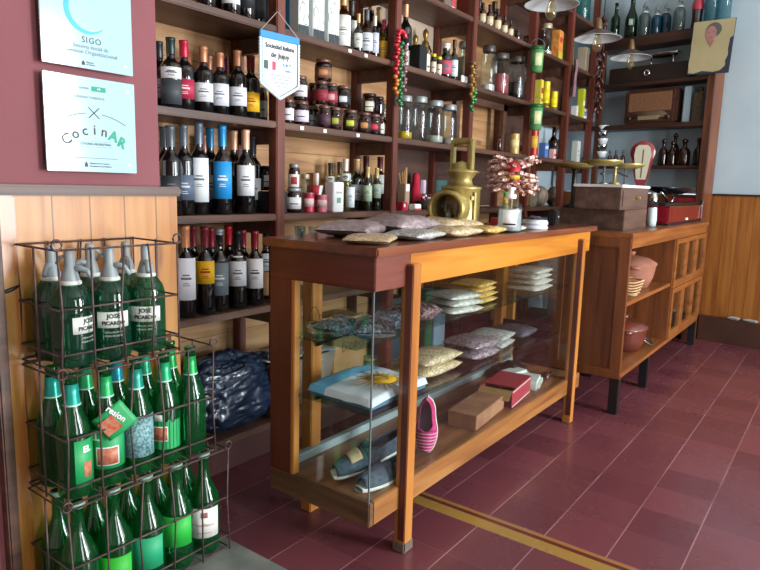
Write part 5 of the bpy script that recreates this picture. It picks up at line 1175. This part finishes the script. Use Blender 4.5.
x2 = sx(505, 1.17, zt_); t = thing('sauce_bottle', 'yellow and green topped bottle hidden behind the hand gel', 'bottle', (x2, 1.175, zt_), 0, None, (.85, .85, .78)); obj('bottle_body', MB().lathe([(0, 0), (.022, 0), (.022, .11), (.010, .13), (.010, .14)], 16), pm('brown_yellow', '#7a6a3c', .4), t); obj('bottle_cap', MB().lathe([(.013, .135), (.013, .165), (0, .166)], 14), pm('yellow_cap', '#c89a20', .4), t); obj('green_tip', MB().lathe([(.011, .166), (.011, .19), (0, .191)], 12), pm('green_cap', '#1c8a3c', .4), t)
t = rbox('small_red_box', 'small dark red box on the counter left of the hand gel bottle', (sx(495, 1.13, zt_), 1.13, zt_), .035, .03, .05, .1, pm('small_red', '#a01e2c', .45))
# sweets stand behind the gel bottle
x = sx(510, 1.24, zt_); y = 1.24
t = thing('sweets_stand', 'round red and yellow printed stand bristling with wrapped sticks of sweets', 'stand', (x, y, zt_), faceang(x, y)+PI/2)
zb0 = zt(x, y, 186)-zt_; zb1 = zt(x, y, 161)-zt_
obj('stand_pole', MB().lathe([(0, 0), (.03, 0), (.03, .006), (.006, .010), (.006, zb0), (0, zb0)], 16), pm('stand_plastic', '#caa070', .5), t)
obj('printed_drum', MB().lathe([(0, zb0), (.030, zb0), (.030, zb1), (0, zb1)], 24), pm('drum_red', '#b81c2c', .4), t)
obj('yellow_band', MB().lathe([(.0306, zb0+.03), (.0312, zb0+.03), (.0312, zb0+.058), (.0306, zb0+.058)], 24), pm('drum_yellow', '#dca81c', .4), t)
obj('white_band', MB().lathe([(.0306, zb0+.008), (.0312, zb0+.008), (.0312, zb0+.014), (.0306, zb0+.014)], 24), WHITE, t)
WR = grainmat('candy_wrap', '#7c4030', '#bc8070', '#ecd8cc', 140, .25, .8)
cm = MB().tube([(0, 0, 0), (.006, 0, 0), (.010, 0, 0), (.058, 0, 0), (.064, 0, 0), (.074, 0, 0)], [.009, .003, .0105, .0105, .003, .009], 7).mesh('wrapped_sweet')
stick = MB().tube([(-.03, 0, 0), (.002, 0, 0)], .0015, 5).mesh('sweet_stick')
rr = random.Random(11); n_c = 0
f0 = None
for ring in range(5):
    for q in range(11):
        a = 2*PI*(q+.5*(ring % 2))/11+rr.uniform(-.12, .12); zz = zb0-.004+ring*(zb1-zb0+.012)/4.2
        if -2.35 < a-2*PI*(a > PI) < -.8 and ring in (1, 2, 3) : continue
        el = rr.uniform(-.30, .30)+(ring-3)*.05
        pz = Vector((x+.045*math.cos(a), y+.045*math.sin(a), zt_+zz))
        if f0 is None:
            f0 = thing('wrapped_sweet', 'pink and brown wrapped sweet stuck in the round stand on the counter', 'sweet', pz, 0, 'wrapped sweets in the stand')
            obj('wrapper', cm, WR, f0); obj('stick', stick, pm('stick_white', '#e8e0d4', .6), f0); o = f0
        else: o = dup(f0, pz)
        o.rotation_euler = (0, -el, a)
# tins right of the gel
x = sx(534, 1.10, zt_)
for k in range(2):
    t = thing('flat_tin', ['flat round white tin, lower of the two on the counter', 'flat round white tin, upper of the two on the counter'][k], 'tin', (sx(534.5, 1.065, zt_), 1.065, zt_+k*.0195))
    obj('tin_body', MB().lathe([(0, 0), (.052, 0), (.054, .003), (.054, .012), (.051, .0135), (.051, .0185), (0, .019)], 30), pm('white_tin', '#cdd4da', .3, coat=.3), t)
t = tag(obj('purple_paper', MB().grid(10, 6, lambda u, v: Vector(((u-.5)*.09, (v-.5)*.05, .004+.006*math.sin(u*5)*math.cos(v*3)))), pm('purple_foil', '#4a3050', .4), loc=(sx(533, 1.065, zt_), 1.065, zt_+.045)), 'crumpled dark purple wrapper lying on the flat white tins', 'wrapper'); t.modifiers.new('thickness', 'SOLIDIFY').thickness = .002
t = thing('bell_box', 'small black box with a round button at the far back of the counter', 'box', (sx(553, 1.13, zt_), 1.13, zt_)); obj('device_body', MB().box((-.03, -.02, 0), (.03, .02, .075), .008), BLACK, t); obj('device_button', MB().lathe([(0, 0), (.006, 0), (.006, .004), (0, .005)], 10), GREYM, t, loc=(0, -.022, .04), rot=(PI/2, 0, 0))
# ================================================================== ON THE POTTERY CABINET
t = thing('scale_base_box', 'lower brown wooden box on the pottery cabinet carrying the balance drawer', 'box', (3.30, .92, KT))
obj('box_body', MB().box((0, 0, 0), (.43, .34, .108), .003), BXW, t)
x0, x1, y0, y1, zb = 3.16, 3.665, .905, 1.13, KT+.1085
t = thing('pan_balance', 'brass pan balance on a wooden drawer box with white marble top', 'balance', (x0, y0, zb))
hb = .108
obj('drawer_box', MB().box((0, 0, 0), (x1-x0, y1-y0, hb), .003), BXW, t)
obj('marble_top', MB().box((-.008, -.008, hb), (x1-x0+.008, y1-y0+.008, hb+.014), .003), noisemat('white_marble', '#b8b8b8', '#dcdcda', 8, .2, 0, coat=.3), t)
d = obj('drawer_front', MB().box((.03, -.004, .015), (x1-x0-.03, .002, hb-.015), .002), BXW, t)
obj('drawer_pull', MB().lathe([(0, 0), (.011, .0), (.013, .006), (.004, .012), (.008, .02), (0, .022)], 14), BRASS, d, loc=((x1-x0)*.52, -.004, hb*.55), rot=(PI/2, 0, 0))
zc1 = hb+.014
for xx in (.07, .43):
    obj('pillar', MB().lathe([(0, 0), (.022, 0), (.022, .006), (.005, .012), (.005, .085), (0, .09)], 14), GREYM, t, loc=(xx, .11, zc1))
obj('beam', MB().tube([(.03, .11, zc1+.05), (.25, .11, zc1+.07), (.47, .11, zc1+.05)], .006, 8), BLACK, t)
obj('centre_column', MB().lathe([(0, 0), (.03, 0), (.028, .01), (.008, .02), (.008, .085), (.012, .09), (0, .1)], 16), BRASS, t, loc=(.25, .11, zc1))
for k, xx in enumerate((.04, .45)): obj('brass_pan', MB().lathe([(0, .088), (.05, .090), (.085, .102), (.098, .116), (.095, .117), (.05, .096), (0, .094)], 28), BRASS, t, loc=(xx, .11 , zc1))
t = thing('loose_brass_pan', 'brass dish standing high at the left end of the balance', 'dish', (3.33, 1.20, KT+.1085)); obj('dish_stand', MB().lathe([(0, 0), (.05, 0), (.05, .01), (.012, .02), (.012, .19), (.02, .2)], 16), BLACK, t); obj('dish', MB().lathe([(0, .2), (.07, .205), (.12, .226), (.117, .228), (.06, .212), (0, .208)], 30), BRASS, t)
t = thing('black_kettle', 'black dented kettle standing on the lower balance box behind the drawer', 'kettle', (3.40, 1.205, KT+.1085)); bpy.data.objects.remove(t)
# dial scale in red enamel with pale face
t = thing('red_dial_scale', 'red enamel shop scale with a pale long face beside the balance', 'scale', (3.93, 1.02, KT), faceang(3.93, 1.02)+PI/2)
zz0 = zt(3.93, 1.02, 183)-KT; zz1 = zt(3.93, 1.02, 141)-KT; hh = zz1-zz0; R_ = .068
obj('scale_base', MB().box((-.05, -.05, 0), (.05, .05, .05), .008), REDW and pm('red_enamel', '#6e101c', .25, coat=.5), t)
obj('scale_stem', MB().box((-.025, -.02, .045), (.025, .02, zz0+.04), .006), MATS['red_enamel'], t)
me = MB().lathe([(0, -.025), (R_*.94, -.025), (R_, -.02), (R_, .02), (R_*.94, .025), (0, .025)], 28, sy_=1.0).mesh('head'); me.transform(Matrix.Rotation(PI/2, 4, 'X')); obj('scale_head', me, MATS['red_enamel'], t, loc=(0, 0, zz1-R_))
obj('lower_head', MB().poly([(-R_*.95, -.022, zz1-R_*1.2), (R_*.95, -.022, zz1-R_*1.2), (.03, -.022, zz0), (-.03, -.022, zz0)], (0, .044, 0)), MATS['red_enamel'], t)
obj('dial_face', MB().poly([(-.040, -.028, zz1-.040), (-.022, -.028, zz1-.024), (.022, -.028, zz1-.024), (.040, -.028, zz1-.040), (.046, -.028, zz1-.085), (.026, -.028, zz0+.02), (-.026, -.028, zz0+.02), (-.046, -.028, zz1-.085)], (0, .003, 0)), pm('cream_dial', '#a8a490', .4), t)
obj('dial_needle', MB().tube([(0, -.030, zz0+.03), (.004, -.030, zz1-.05)], .0015, 5), BLACK, t)
# salt shaker
x, y = sx(651, .93, KT), .93; sh = zt(x, y, 192)-KT
t = thing('glass_shaker', 'glass shaker with steel cap standing between the boxes and the red scale', 'shaker', (x, y, KT)); obj('shaker_body', MB().lathe([(0, .0), (.026, 0), (.03, sh*.2), (.024, sh*.72), (.02, sh*.75)], 18), CLEARG, t); obj('salt', MB().lathe([(0, .003), (.024, .004), (.027, sh*.2), (.024, sh*.55), (0, sh*.56)], 16), WHITE, t); obj('steel_cap', MB().lathe([(.022, sh*.74), (.023, sh*.8), (.016, sh*.97), (0, sh)], 16), CHROME, t)
# red counter scale with black pan
X0 = 4.36; X1 = 4.99; yy = .90
xl, xr = sx(667, .90, KT), sx(703, .90, KT)
t = thing('red_counter_scale', 'red and chrome shop weighing machine with a wide black pan, cabinet end', 'scale', ((xl+xr)/2, .90, KT)); W2 = (xr-xl)/2
RD = MATS['red_enamel']
obj('feet_plate', MB().box((-W2, -.005, 0), (W2, .27, .012), .003), BLACK, t)
obj('scale_body', MB().box((-W2+.01, .0, .012), (W2-.12, .25, .118), .01), RD, t)
obj('scale_cheek', MB().box((W2-.12, -.008, .012), (W2, .26, .165), .02), RD, t)
obj('chrome_strip', MB().box((W2-.135, -.012, .02), (W2-.120, -.004, .155), .002), CHROME, t); obj('top_plate', MB().box((-W2+.01, .02, .118), (W2-.13, .24, .135), .004), BLACK, t)
obj('front_chrome', MB().box((-W2+.01, -.006, .108), (W2-.13, .002, .118), .002), CHROME, t)
obj('white_badge', MB().box((-.05, -.004, .022), (.0, .001, .036), .001), WHITE, t)
for s in (-1, 1): obj('pan_arm', MB().tube([(-.03+s*.06, .12, .135), (-.03+s*.10, .12, .165), (-.03+s*.24, .12, .20)], .008, 8), CHROME, t)
obj('black_pan', MB().lathe([(0, .19), (.10, .192), (.16, .215), (.195, .235), (.19, .238), (.15, .222), (.09, .2), (0, .2)], 30, sx_=1.3, sy_=.75), pm('pan_dark', '#1c1c20', .25, metal=.5), t, loc=(-.03, .12, 0))
# ---------------------------------------------------------------- pottery inside the cabinet
def pot(x, y, z, r, h, mat, label, lid=True, name='clay_pot', handles=True):
    t = thing(name, label, 'pot', (x, y, z), .4)
    obj('pot_body', MB().lathe([(0, 0), (r*.74, 0), (r*.92, h*.3), (r, h*.62), (r*1.03, h*.66), (r*.98, h*.66), (r*.85, h*.3), (0, .01)], 28), mat, t)
    if lid:
        l = obj('pot_lid', MB().lathe([(r*1.05, h*.66), (r*1.02, h*.70), (r*.7, h*.82), (r*.25, h*.88), (0, h*.89)], 28), mat, t)
        obj('lid_knob', MB().lathe([(0, h*.87), (r*.12, h*.88), (r*.17, h*.97), (r*.1, h), (0, h)], 14), mat, l)
    if handles:
        for s in (-1, 1): obj('pot_handle', MB().tube([(s*r*.98, -.03, h*.58), (s*r*1.14, -.015, h*.60), (s*r*1.14, .015, h*.60), (s*r*.98, .03, h*.58)], .008, 7), mat, t)
    return t
zm = .5655; zbm = KB+.0225
x = sx(649, 1.0, zm); pot(3.80, 1.0, zm, .138, .205, CLAY, 'large terracotta casserole with domed lid on the cabinet shelf')
t = thing('split_wood_basket', 'shallow basket of pale wooden strips in front of the terracotta casserole', 'basket', (3.47, .91, zm)); WS = noisemat('pale_strip', '#a07850', '#c8a478', 20, .7, .1)
obj('basket_base', MB().lathe([(0, 0), (.045, 0), (.045, .006), (0, .007)], 20), WS, t)
for q in range(5): obj('basket_strip', MB().tube([((.05+.008*q)*math.cos(a)*1.15, (.05+.004*q)*math.sin(a), .014+q*.016+.004*math.sin(3*a)) for a in [2*PI*k/20 for k in range(20)]], .005, 6, True), WS, t)
pot(3.72, .985, zbm, .125, .20, DCLAY, 'dark glazed clay pot with small lid on the cabinet floor')
t = thing('glass_cover', 'clear glass cover leaning on the dark clay pot', 'cover', (3.90, .945, zbm+.0)); obj('lid_glass', MB().lathe([(0, .03), (.05, .025), (.10, .0), (.102, .004), (.05, .03), (0, .034)], 28), CLEARG, t, rot=(.6, .2, 0), loc=(0, 0, .065)); obj('lid_rim', MB().tube([(.102*math.cos(a), .102*math.sin(a), 0) for a in [2*PI*k/28 for k in range(28)]], .003, 6, True), GREYM, t, rot=(.6, .2, 0), loc=(0, 0, .065))
t = thing('wooden_mortar', 'small pink wooden mortar near the cabinet corner', 'mortar', (3.26, .905, zbm)); obj('mortar_bowl', MB().lathe([(0, 0), (.03, 0), (.026, .02), (.042, .07), (.036, .07), (.02, .03), (0, .03)], 20), pm('pink_wood', '#a8706a', .5), t)
t = thing('wooden_bowl', 'small turned wooden bowl behind the pink mortar', 'bowl', (3.28, 1.05, zbm)); obj('bowl_body', MB().lathe([(0, 0), (.035, 0), (.06, .05), (.055, .05), (.03, .008), (0, .008)], 20), WS, t)
# ================================================================== CORNER SHELVING GOODS
def BL_(ly, z, lx=.12): v = Matrix.Rotation(TH, 3, 'Z') @ Vector((lx, ly, 0)); return Vector((5.2+v.x, .9+v.y, z))
NB = Vector((math.cos(TH), math.sin(TH), 0)); DBv = Vector((-math.sin(TH), math.cos(TH), 0)); QB = Vector((5.2, .9, 0))
def lyb(px, z, lx=.12):      # local y on the unit for column px at height z
    a = (px-380)/FL; k = RT-FW*a; b0 = QB+NB*lx+Vector((0, 0, z))-CAMP
    return -(k.dot(b0))/(k.dot(DBv))
def bpos(px, z, lx=.08): return QB+NB*lx+DBv*lyb(px, z, lx)+Vector((0, 0, z))
# radio
z = UBZ['rad']; pL, pR = lyb(628, z+.15, .06), lyb(679, z+.15, .06)
t = thing('valve_radio', 'old wooden valve radio with a tan cloth front on the corner shelving', 'radio', QB+NB*.03+DBv*((pL+pR)/2)+Vector((0, 0, z)), TH-PI/2)
W2 = (pL-pR)/2; Hr = .265
RW = wood('radio_wood', '#2c1810', '#40241a', '#523224', 'X', .35, coat=.3)
obj('radio_case', MB().box((-W2, -.03, 0), (W2, .11, Hr), .015), RW, t)
obj('speaker_cloth', MB().box((-W2+.035, -.034, .095), (W2-.03, -.027, Hr-.03), .002), noisemat('tan_grille', '#6e4a30', '#80583a', 60, .9, .1), t)
obj('tuning_dial', MB().lathe([(0, -.003), (.15, -.003), (.15, .002), (0, .002)], 24, a0=0, a1=PI, sy_=.45), pm('dial_plate', '#5c4a38', .4), t, loc=(0, -.031, .045), rot=(PI/2, 0, 0))
for s in (-1, 1): obj('radio_knob', MB().lathe([(0, 0), (.018, 0), (.016, .016), (0, .017)], 16), pm('bakelite', '#2c1c14', .3), t, loc=(s*(W2-.05), -.030, .045), rot=(PI/2, 0, 0))
obj('dial_glass_strip', MB().box((-.08, -.038, .03), (.08, -.033, .06), .001), pm('dial_glow', '#8a7a60', .3), t)
# pale box and decorated object at the radio's right
def ubox(px0, px1, zz, top, lx, d, mat, name, label, cat='box'):
    a, b_ = lyb(px0, zz+.05, lx), lyb(px1, zz+.05, lx); c = QB+NB*lx+DBv*((a+b_)/2)+Vector((0, 0, zz)); t = thing(name, label, cat, c, TH-PI/2); w2 = abs(a-b_)/2
    h = zt(c.x, c.y, top)-zz; obj('box_body', MB().box((-w2, 0, 0), (w2, d, h), .004), mat, t); return t, w2, h
ubox(682, 689, z, 86, .04, .10, pm('pale_tin', '#8fa4ac', .4), 'pale_metal_box', 'narrow pale grey box right of the valve radio')
t, w2, h = ubox(691, 701, z, 92, .04, .10, noisemat('mosaic', '#2c2018', '#6a5a44', 70, .4, .3), 'patterned_tin', 'dark patterned jar shaped tin at the right end beside the radio', 'tin')
obj('tin_neck', MB().lathe([(w2*.7, 0), (w2*.5, .03), (w2*.55, .04), (0, .045)], 14), MATS['mosaic'], t, loc=(0, .05, h))
# dark drawer with weighing pan
z = UBZ['mid']; t, w2, h = ubox(609, 687, z, 65, .0, .18, pm('dark_drawer', '#241a18', .35), 'dark_scale_drawer', 'long dark wooden scale box with a round chrome handle above the radio')
t['category'] = 'scale'
obj('ring_handle', MB().lathe([(.016, 0), (.024, .004), (.024, .010), (.016, .012), (.014, .006)], 18), CHROME, t, loc=(w2*.02, -.002, h*.5), rot=(PI/2, 0, 0))
for s in (-.05, .12): obj('pan_post', MB().tube([(w2-.27+s, .1, h), (w2-.27+s, .1, h+.06)], .009, 8), CHROME, t)
obj('chrome_pan', MB().lathe([(0, .055), (.09, .058), (.15, .085), (.147, .09), (.08, .066), (0, .064)], 28, sy_=.5), CHROME, t, loc=(w2-.23, .095, h))
# small bottles over the bottle shelf
z = UBZ['bot']
def ap(px, top, r, mat, label, lx=.07, group=None, stop=True, zz=None):
    zz = zz or z; c = bpos(px, zz, lx); h = zt(c.x, c.y, top)-zz; k = h/.2
    t = thing('apothecary_bottle', label, 'bottle', c, 0, group)
    obj('bottle_body', MB().lathe([(0, .003), (r*.9, 0), (r, .01), (r, h*.48), (r*.8, h*.60), (r*.36, h*.68), (r*.34, h*.86), (r*.55, h*.89), (r*.5, h*.92)], 22), mat, t)
    if stop: obj('glass_stopper', MB().lathe([(0, h*.88), (r*.3, h*.9), (r*.5, h*.95), (r*.25, h), (0, h)], 14), mat, t)
    return t
AMB2 = glass('amber_dark', '#4a2410', 0, 1.5, body='#3a1a06', bodyfac=.5)
for px, top, r, lx, tx in ((662, 139, .034, .06, 'amber stoppered bottle at the left of the amber row'), (671, 141, .034, .06, 'amber stoppered bottle second in the amber row'), (673, 133, .034, .13, 'tall dark amber bottle at the back of the amber row'), (683, 139, .045, .07, 'broad amber bottle glowing brown in the middle of the row'), (697, 138, .034, .06, 'amber bottle at the right end beside the post')):
    ap(px, top, r, AMB2 if px != 683 else AMBERG, tx, lx)
ap(655, 145, .018, CLEARG, 'slim clear bottle with pale label left of the amber bottles')
for k, px in enumerate((609, 615, 622)): ap(px, 150, .02, BROWNG, 'small dark bottle behind the brass pans', .09, 'small dark bottles behind the brass pans')
# top shelf bottles
z = UBZ['top']
DG = glass('dark_green_glass', '#2a6a44', 0, 1.5, body='#1a4a30', bodyfac=.4)
for px, top, kind, m, tx in ((614, 3, 'bordeaux', DG, 'dark green bottle at the left of the top corner shelf'), (630, -6, 'burgundy', DG, 'green bottle with a pale tag on the top corner shelf')):
    c = bpos(px, z, .09); b = bottle(kind, c.x, c.y, z, tx, glassm=m, h=zt(c.x, c.y, top)-z, name='green_bottle')
    if px == 630: obj('paper_tag', arc(.043, .09, .13, .4), pm('tag_pale', '#9ab09c', .6), b)
SB = glass('siphon_clear', '#b4c4c4', 0, 1.5, body='#7c9090', bodyfac=.35)
for px, top, m, tx in ((643, 2, SB, 'clear soda siphon left of the blue ones on the top corner shelf'), (655, 6, BLUEG, 'blue glass soda siphon, left of the blue pair'), (664, 3, BLUEG, 'blue glass soda siphon, right of the blue pair'), (678, -4, SB, 'clear patterned soda siphon right of the blue pair')):
    c = bpos(px, z, .09 if px != 664 else .16); s = (zt(c.x, c.y, top)-z)/.277
    siphon(c.x, c.y, z, tx, faceang(c.x, c.y)+PI/2+.6, glassm=m, s=s, labeled=False, headm=GREYM)
c = bpos(696, z, .09); h = zt(c.x, c.y, -18)-z
t = thing('cola_bottle', 'black cola bottle with a red cap band right of the siphons', 'bottle', c); obj('bottle_body', MB().lathe([(0, 0), (.036, 0), (.04, .02), (.036, h*.25), (.04, h*.5), (.026, h*.75), (.014, h*.92), (0, h*.93)], 22), pm('cola_black', '#140c10', .1, coat=1), t); obj('red_band', MB().lathe([(.0402, h*.42), (.042, h*.46), (.040, h*.56), (.036, h*.6)], 22), pm('cola_red', '#a82c40', .4), t)
for px, r in ((710, .05), (722, .05)):
    c = bpos(px, z, .09); t = thing('pale_glass_jar', 'tall pale blue green glass cylinder jar at the right end of the top corner shelf, '+('left one' if px == 710 else 'right one'), 'jar', c)
    t['label'] = 'tall pale blue glass jar on the corner shelf top, '+('left one' if px == 710 else 'right one')
    obj('jar_body', MB().lathe([(0, .004), (r, 0), (r, .3), (r*.96, .31)], 24), glass('pale_blue_glass', '#9cc4cc', 0, 1.5, body='#7ca8b2', bodyfac=.35), t)
# portrait board
a = on(694, 75, X=5.06); b_ = on(737, 21, X=5.06)
pc0 = QB+NB*-.045+DBv*.035+Vector((0, 0, 2.14)); t = thing('portrait_board', 'worn tan photograph board of a short haired person hung on the corner post', 'photograph', pc0, TH-PI/2, None)
t.rotation_euler = (0, .04, TH-PI/2)
WP, HP = .142, .183
obj('backing_board', MB().box((-WP, 0, -HP), (WP, .008, HP), .001), pm('board_navy', '#2c3444', .6), t)
mb = MB(); rr = random.Random(2); pts = []
for k in range(13): pts.append((-WP+.004+rr.uniform(0, .004), -.002, -HP+.012+2*HP*k/12*.96))
pts += [(WP-.002, -.002, HP-.002), (WP-.002, -.002, .065), (WP-.022, -.002, .05), (WP-.026, -.002, -.02), (WP-.02, -.002, -.06), (WP-.034, -.002, -.10), (WP-.03, -.002, -HP+.05), (WP-.06, -.002, -HP+.02), (.04, -.002, -HP+.012), (-.04, -.002, -HP+.022), (-.09, -.002, -HP+.008)]
obj('tan_print', MB().poly(pts, (0, .0015, 0)), noisemat('tan_photo', '#a59a72', '#b2a67e', 3, .6, 0), t)
def ell(cx, cz, a_, b2, y, n=20, sq=1.0): return [(cx+a_*math.cos(2*PI*k/n), y, cz+b2*math.sin(2*PI*k/n)*sq) for k in range(n)]
hx_, hz_ = .0, .085
obj('printed_hair', MB().poly(ell(hx_+.006, hz_+.03, .052, .050, -.0035), (0, .001, 0)), pm('photo_hair', '#5c5a5c', .6), t)
obj('printed_face', MB().poly(ell(hx_-.010, hz_+.006, .036, .052, -.0045), (0, .0009, 0)), pm('photo_skin', '#a87870', .6), t)
obj('printed_neck', MB().poly([(-.030, -.0042, .045), (.020, -.0042, .045), (-.002, -.0042, -.002)], (0, .0009, 0)), pm('photo_skin2', '#9c6c64', .6), t)
for s in (-1, 1): obj('printed_eye', MB().box((-.010+s*.014-.006, -.0056, hz_+.014), (-.010+s*.014+.006, -.0044, hz_+.018)), pm('photo_dark', '#3c2c2c', .6), t)
obj('printed_mouth', MB().box((-.022, -.0056, hz_-.022), (.002, -.0044, hz_-.018)), pm('photo_lip', '#7c4440', .6), t)
# ================================================================== PENDANT LAMPS
ENO = pm('shade_outside', '#4a3c36', .45, metal=.2)
ENI = pm('shade_inside', '#d8e0e6', .35)
def lamp(px, py, dep, rad, label):
    d = ray(px, py); p = CAMP+d*dep
    t = thing('pendant_lamp', label, 'lamp', p)
    obj('lamp_shade', MB().lathe([(.026, .052), (.05, .040), (rad*.6, .026), (rad*.97, .004), (rad, 0), (rad+.002, .001), (rad*.6, .029), (.05, .044), (.026, .056)], 40), ENI, t)
    obj('shade_cover', MB().lathe([(.0265, .059), (.052, .0465), (rad*.6+.001, .0315), (rad+.003, .002)], 40), ENO, t)
    obj('lamp_socket', MB().lathe([(0, .13), (.014, .128), (.018, .11), (.026, .07), (.026, .050), (.017, .026), (0, .026)], 20), pm('brass_socket', '#7a6248', .35, metal=.7), t)
    obj('bulb_glass', MB().lathe([(.013, .030), (.015, .018), (.026, -.010), (.031, -.035), (.027, -.058), (.012, -.074), (.004, -.079), (0, -.080)], 24), glass('bulb', '#f0ecdc', 0, 1.6, body='#e0d0a0', bodyfac=.10), t)
    obj('filament', MB().tube([(.008*math.cos(a*3), .008*math.sin(a*3), +.01-.055*a/8) for a in [k*.4 for k in range(21)]], .0012, 5), pm('filament', '#c89040', .3, metal=.8), t)
    obj('lamp_cord', MB().tube([(0, 0, .128), (0, 0, 3.4-p.z)], .0035, 6), BLACK, t)
lamp(551.5, 5, 3.4, .142, 'pendant lamp with a shallow metal shade and clear bulb, nearest of three')
lamp(597.5, 39, 4.0, .142, 'pendant lamp with a shallow metal shade and clear bulb, middle of three')
lamp(630.5, 58, 4.6, .142, 'pendant lamp with a shallow metal shade and clear bulb, farthest of three')
# wall fitting and loose wire on the far wainscot
fb = Vector((5.548, .802, .773)); t = thing('wall_junction', 'small dark junction clip with loose wires on the amber boards', 'fitting', fb, TH)
obj('clip_box', MB().box((-.022, -.03, -.018), (.0, .03, .018), .003), BLACK, t); obj('loose_wire', MB().tube([(-.01, 0, -.01), (-.014, .015, -.07), (-.01, .02, -.14)], .003, 6), pm('pale_wire', '#b8a48c', .6), t)
obj('loose_wire', MB().tube([(-.006, -.02, 0), (-.008, -.18, .03), (-.008, -.4, .07), (-.008, -.7, .12)], .003, 6), MATS['pale_wire'], t)
for k, (ly, w2) in enumerate(((-.25, .04), (-.36, .05))):
    v = WB0+(Matrix.Rotation(TH, 3, 'Z') @ Vector((-.03, ly, .1855))); t = thing('white_rag', ['small crumpled white rag on the plinth, nearer the cabinet', 'small crumpled white rag on the plinth, farther right'][k], 'rag', v, TH)
    obj('rag_body', bag(.036, w2*2, .02, 90+k, lump=.5), pm('rag_white', '#8a8680', .9), t)
# ================================================================== CAMERA AND LIGHT
cam = bpy.data.cameras.new('camera'); co = bpy.data.objects.new('camera', cam); COL.objects.link(co)
M = Matrix.Identity(4)
for i in range(3):
    M[i][0] = RT[i]; M[i][1] = UP[i]; M[i][2] = -FW[i]; M[i][3] = CAMP[i]
co.matrix_world = M
cam.sensor_width = 36; cam.lens = FL/760*36; cam.clip_start = .05
bpy.context.scene.camera = co
def area(name, loc, rot, sx_, sy_, power, col):
    l = bpy.data.lights.new(name, 'AREA'); l.shape = 'RECTANGLE'; l.size = sx_; l.size_y = sy_; l.energy = power; l.color = col
    o = bpy.data.objects.new(name, l); COL.objects.link(o); o.location = loc; o.rotation_euler = rot; return o
DAY = (.93, .97, 1.0)
for k, (a, b_, z0, z1) in enumerate(openings):
    c = (a+b_)/2; w = (b_-a)/2-.13
    pw = (27, 130, 36)[k]
    for s in (-1, 1):
        area('daylight', (c+s*(b_-a)/4, WY-.05, (z0+z1)/2), (PI/2, 0, 0), w, z1-z0-.14, pw, DAY)
w = bpy.data.worlds.new('world'); bpy.context.scene.world = w; w.use_nodes = True
w.node_tree.nodes['Background'].inputs[0].default_value = (.85, .93, 1, 1); w.node_tree.nodes['Background'].inputs[1].default_value = 1.0
sc = bpy.context.scene
sc.view_settings.view_transform = 'Standard'; sc.view_settings.look = 'None'; sc.view_settings.gamma = 1
sc.view_settings.exposure = 0.22; sc.view_settings.use_curve_mapping = False
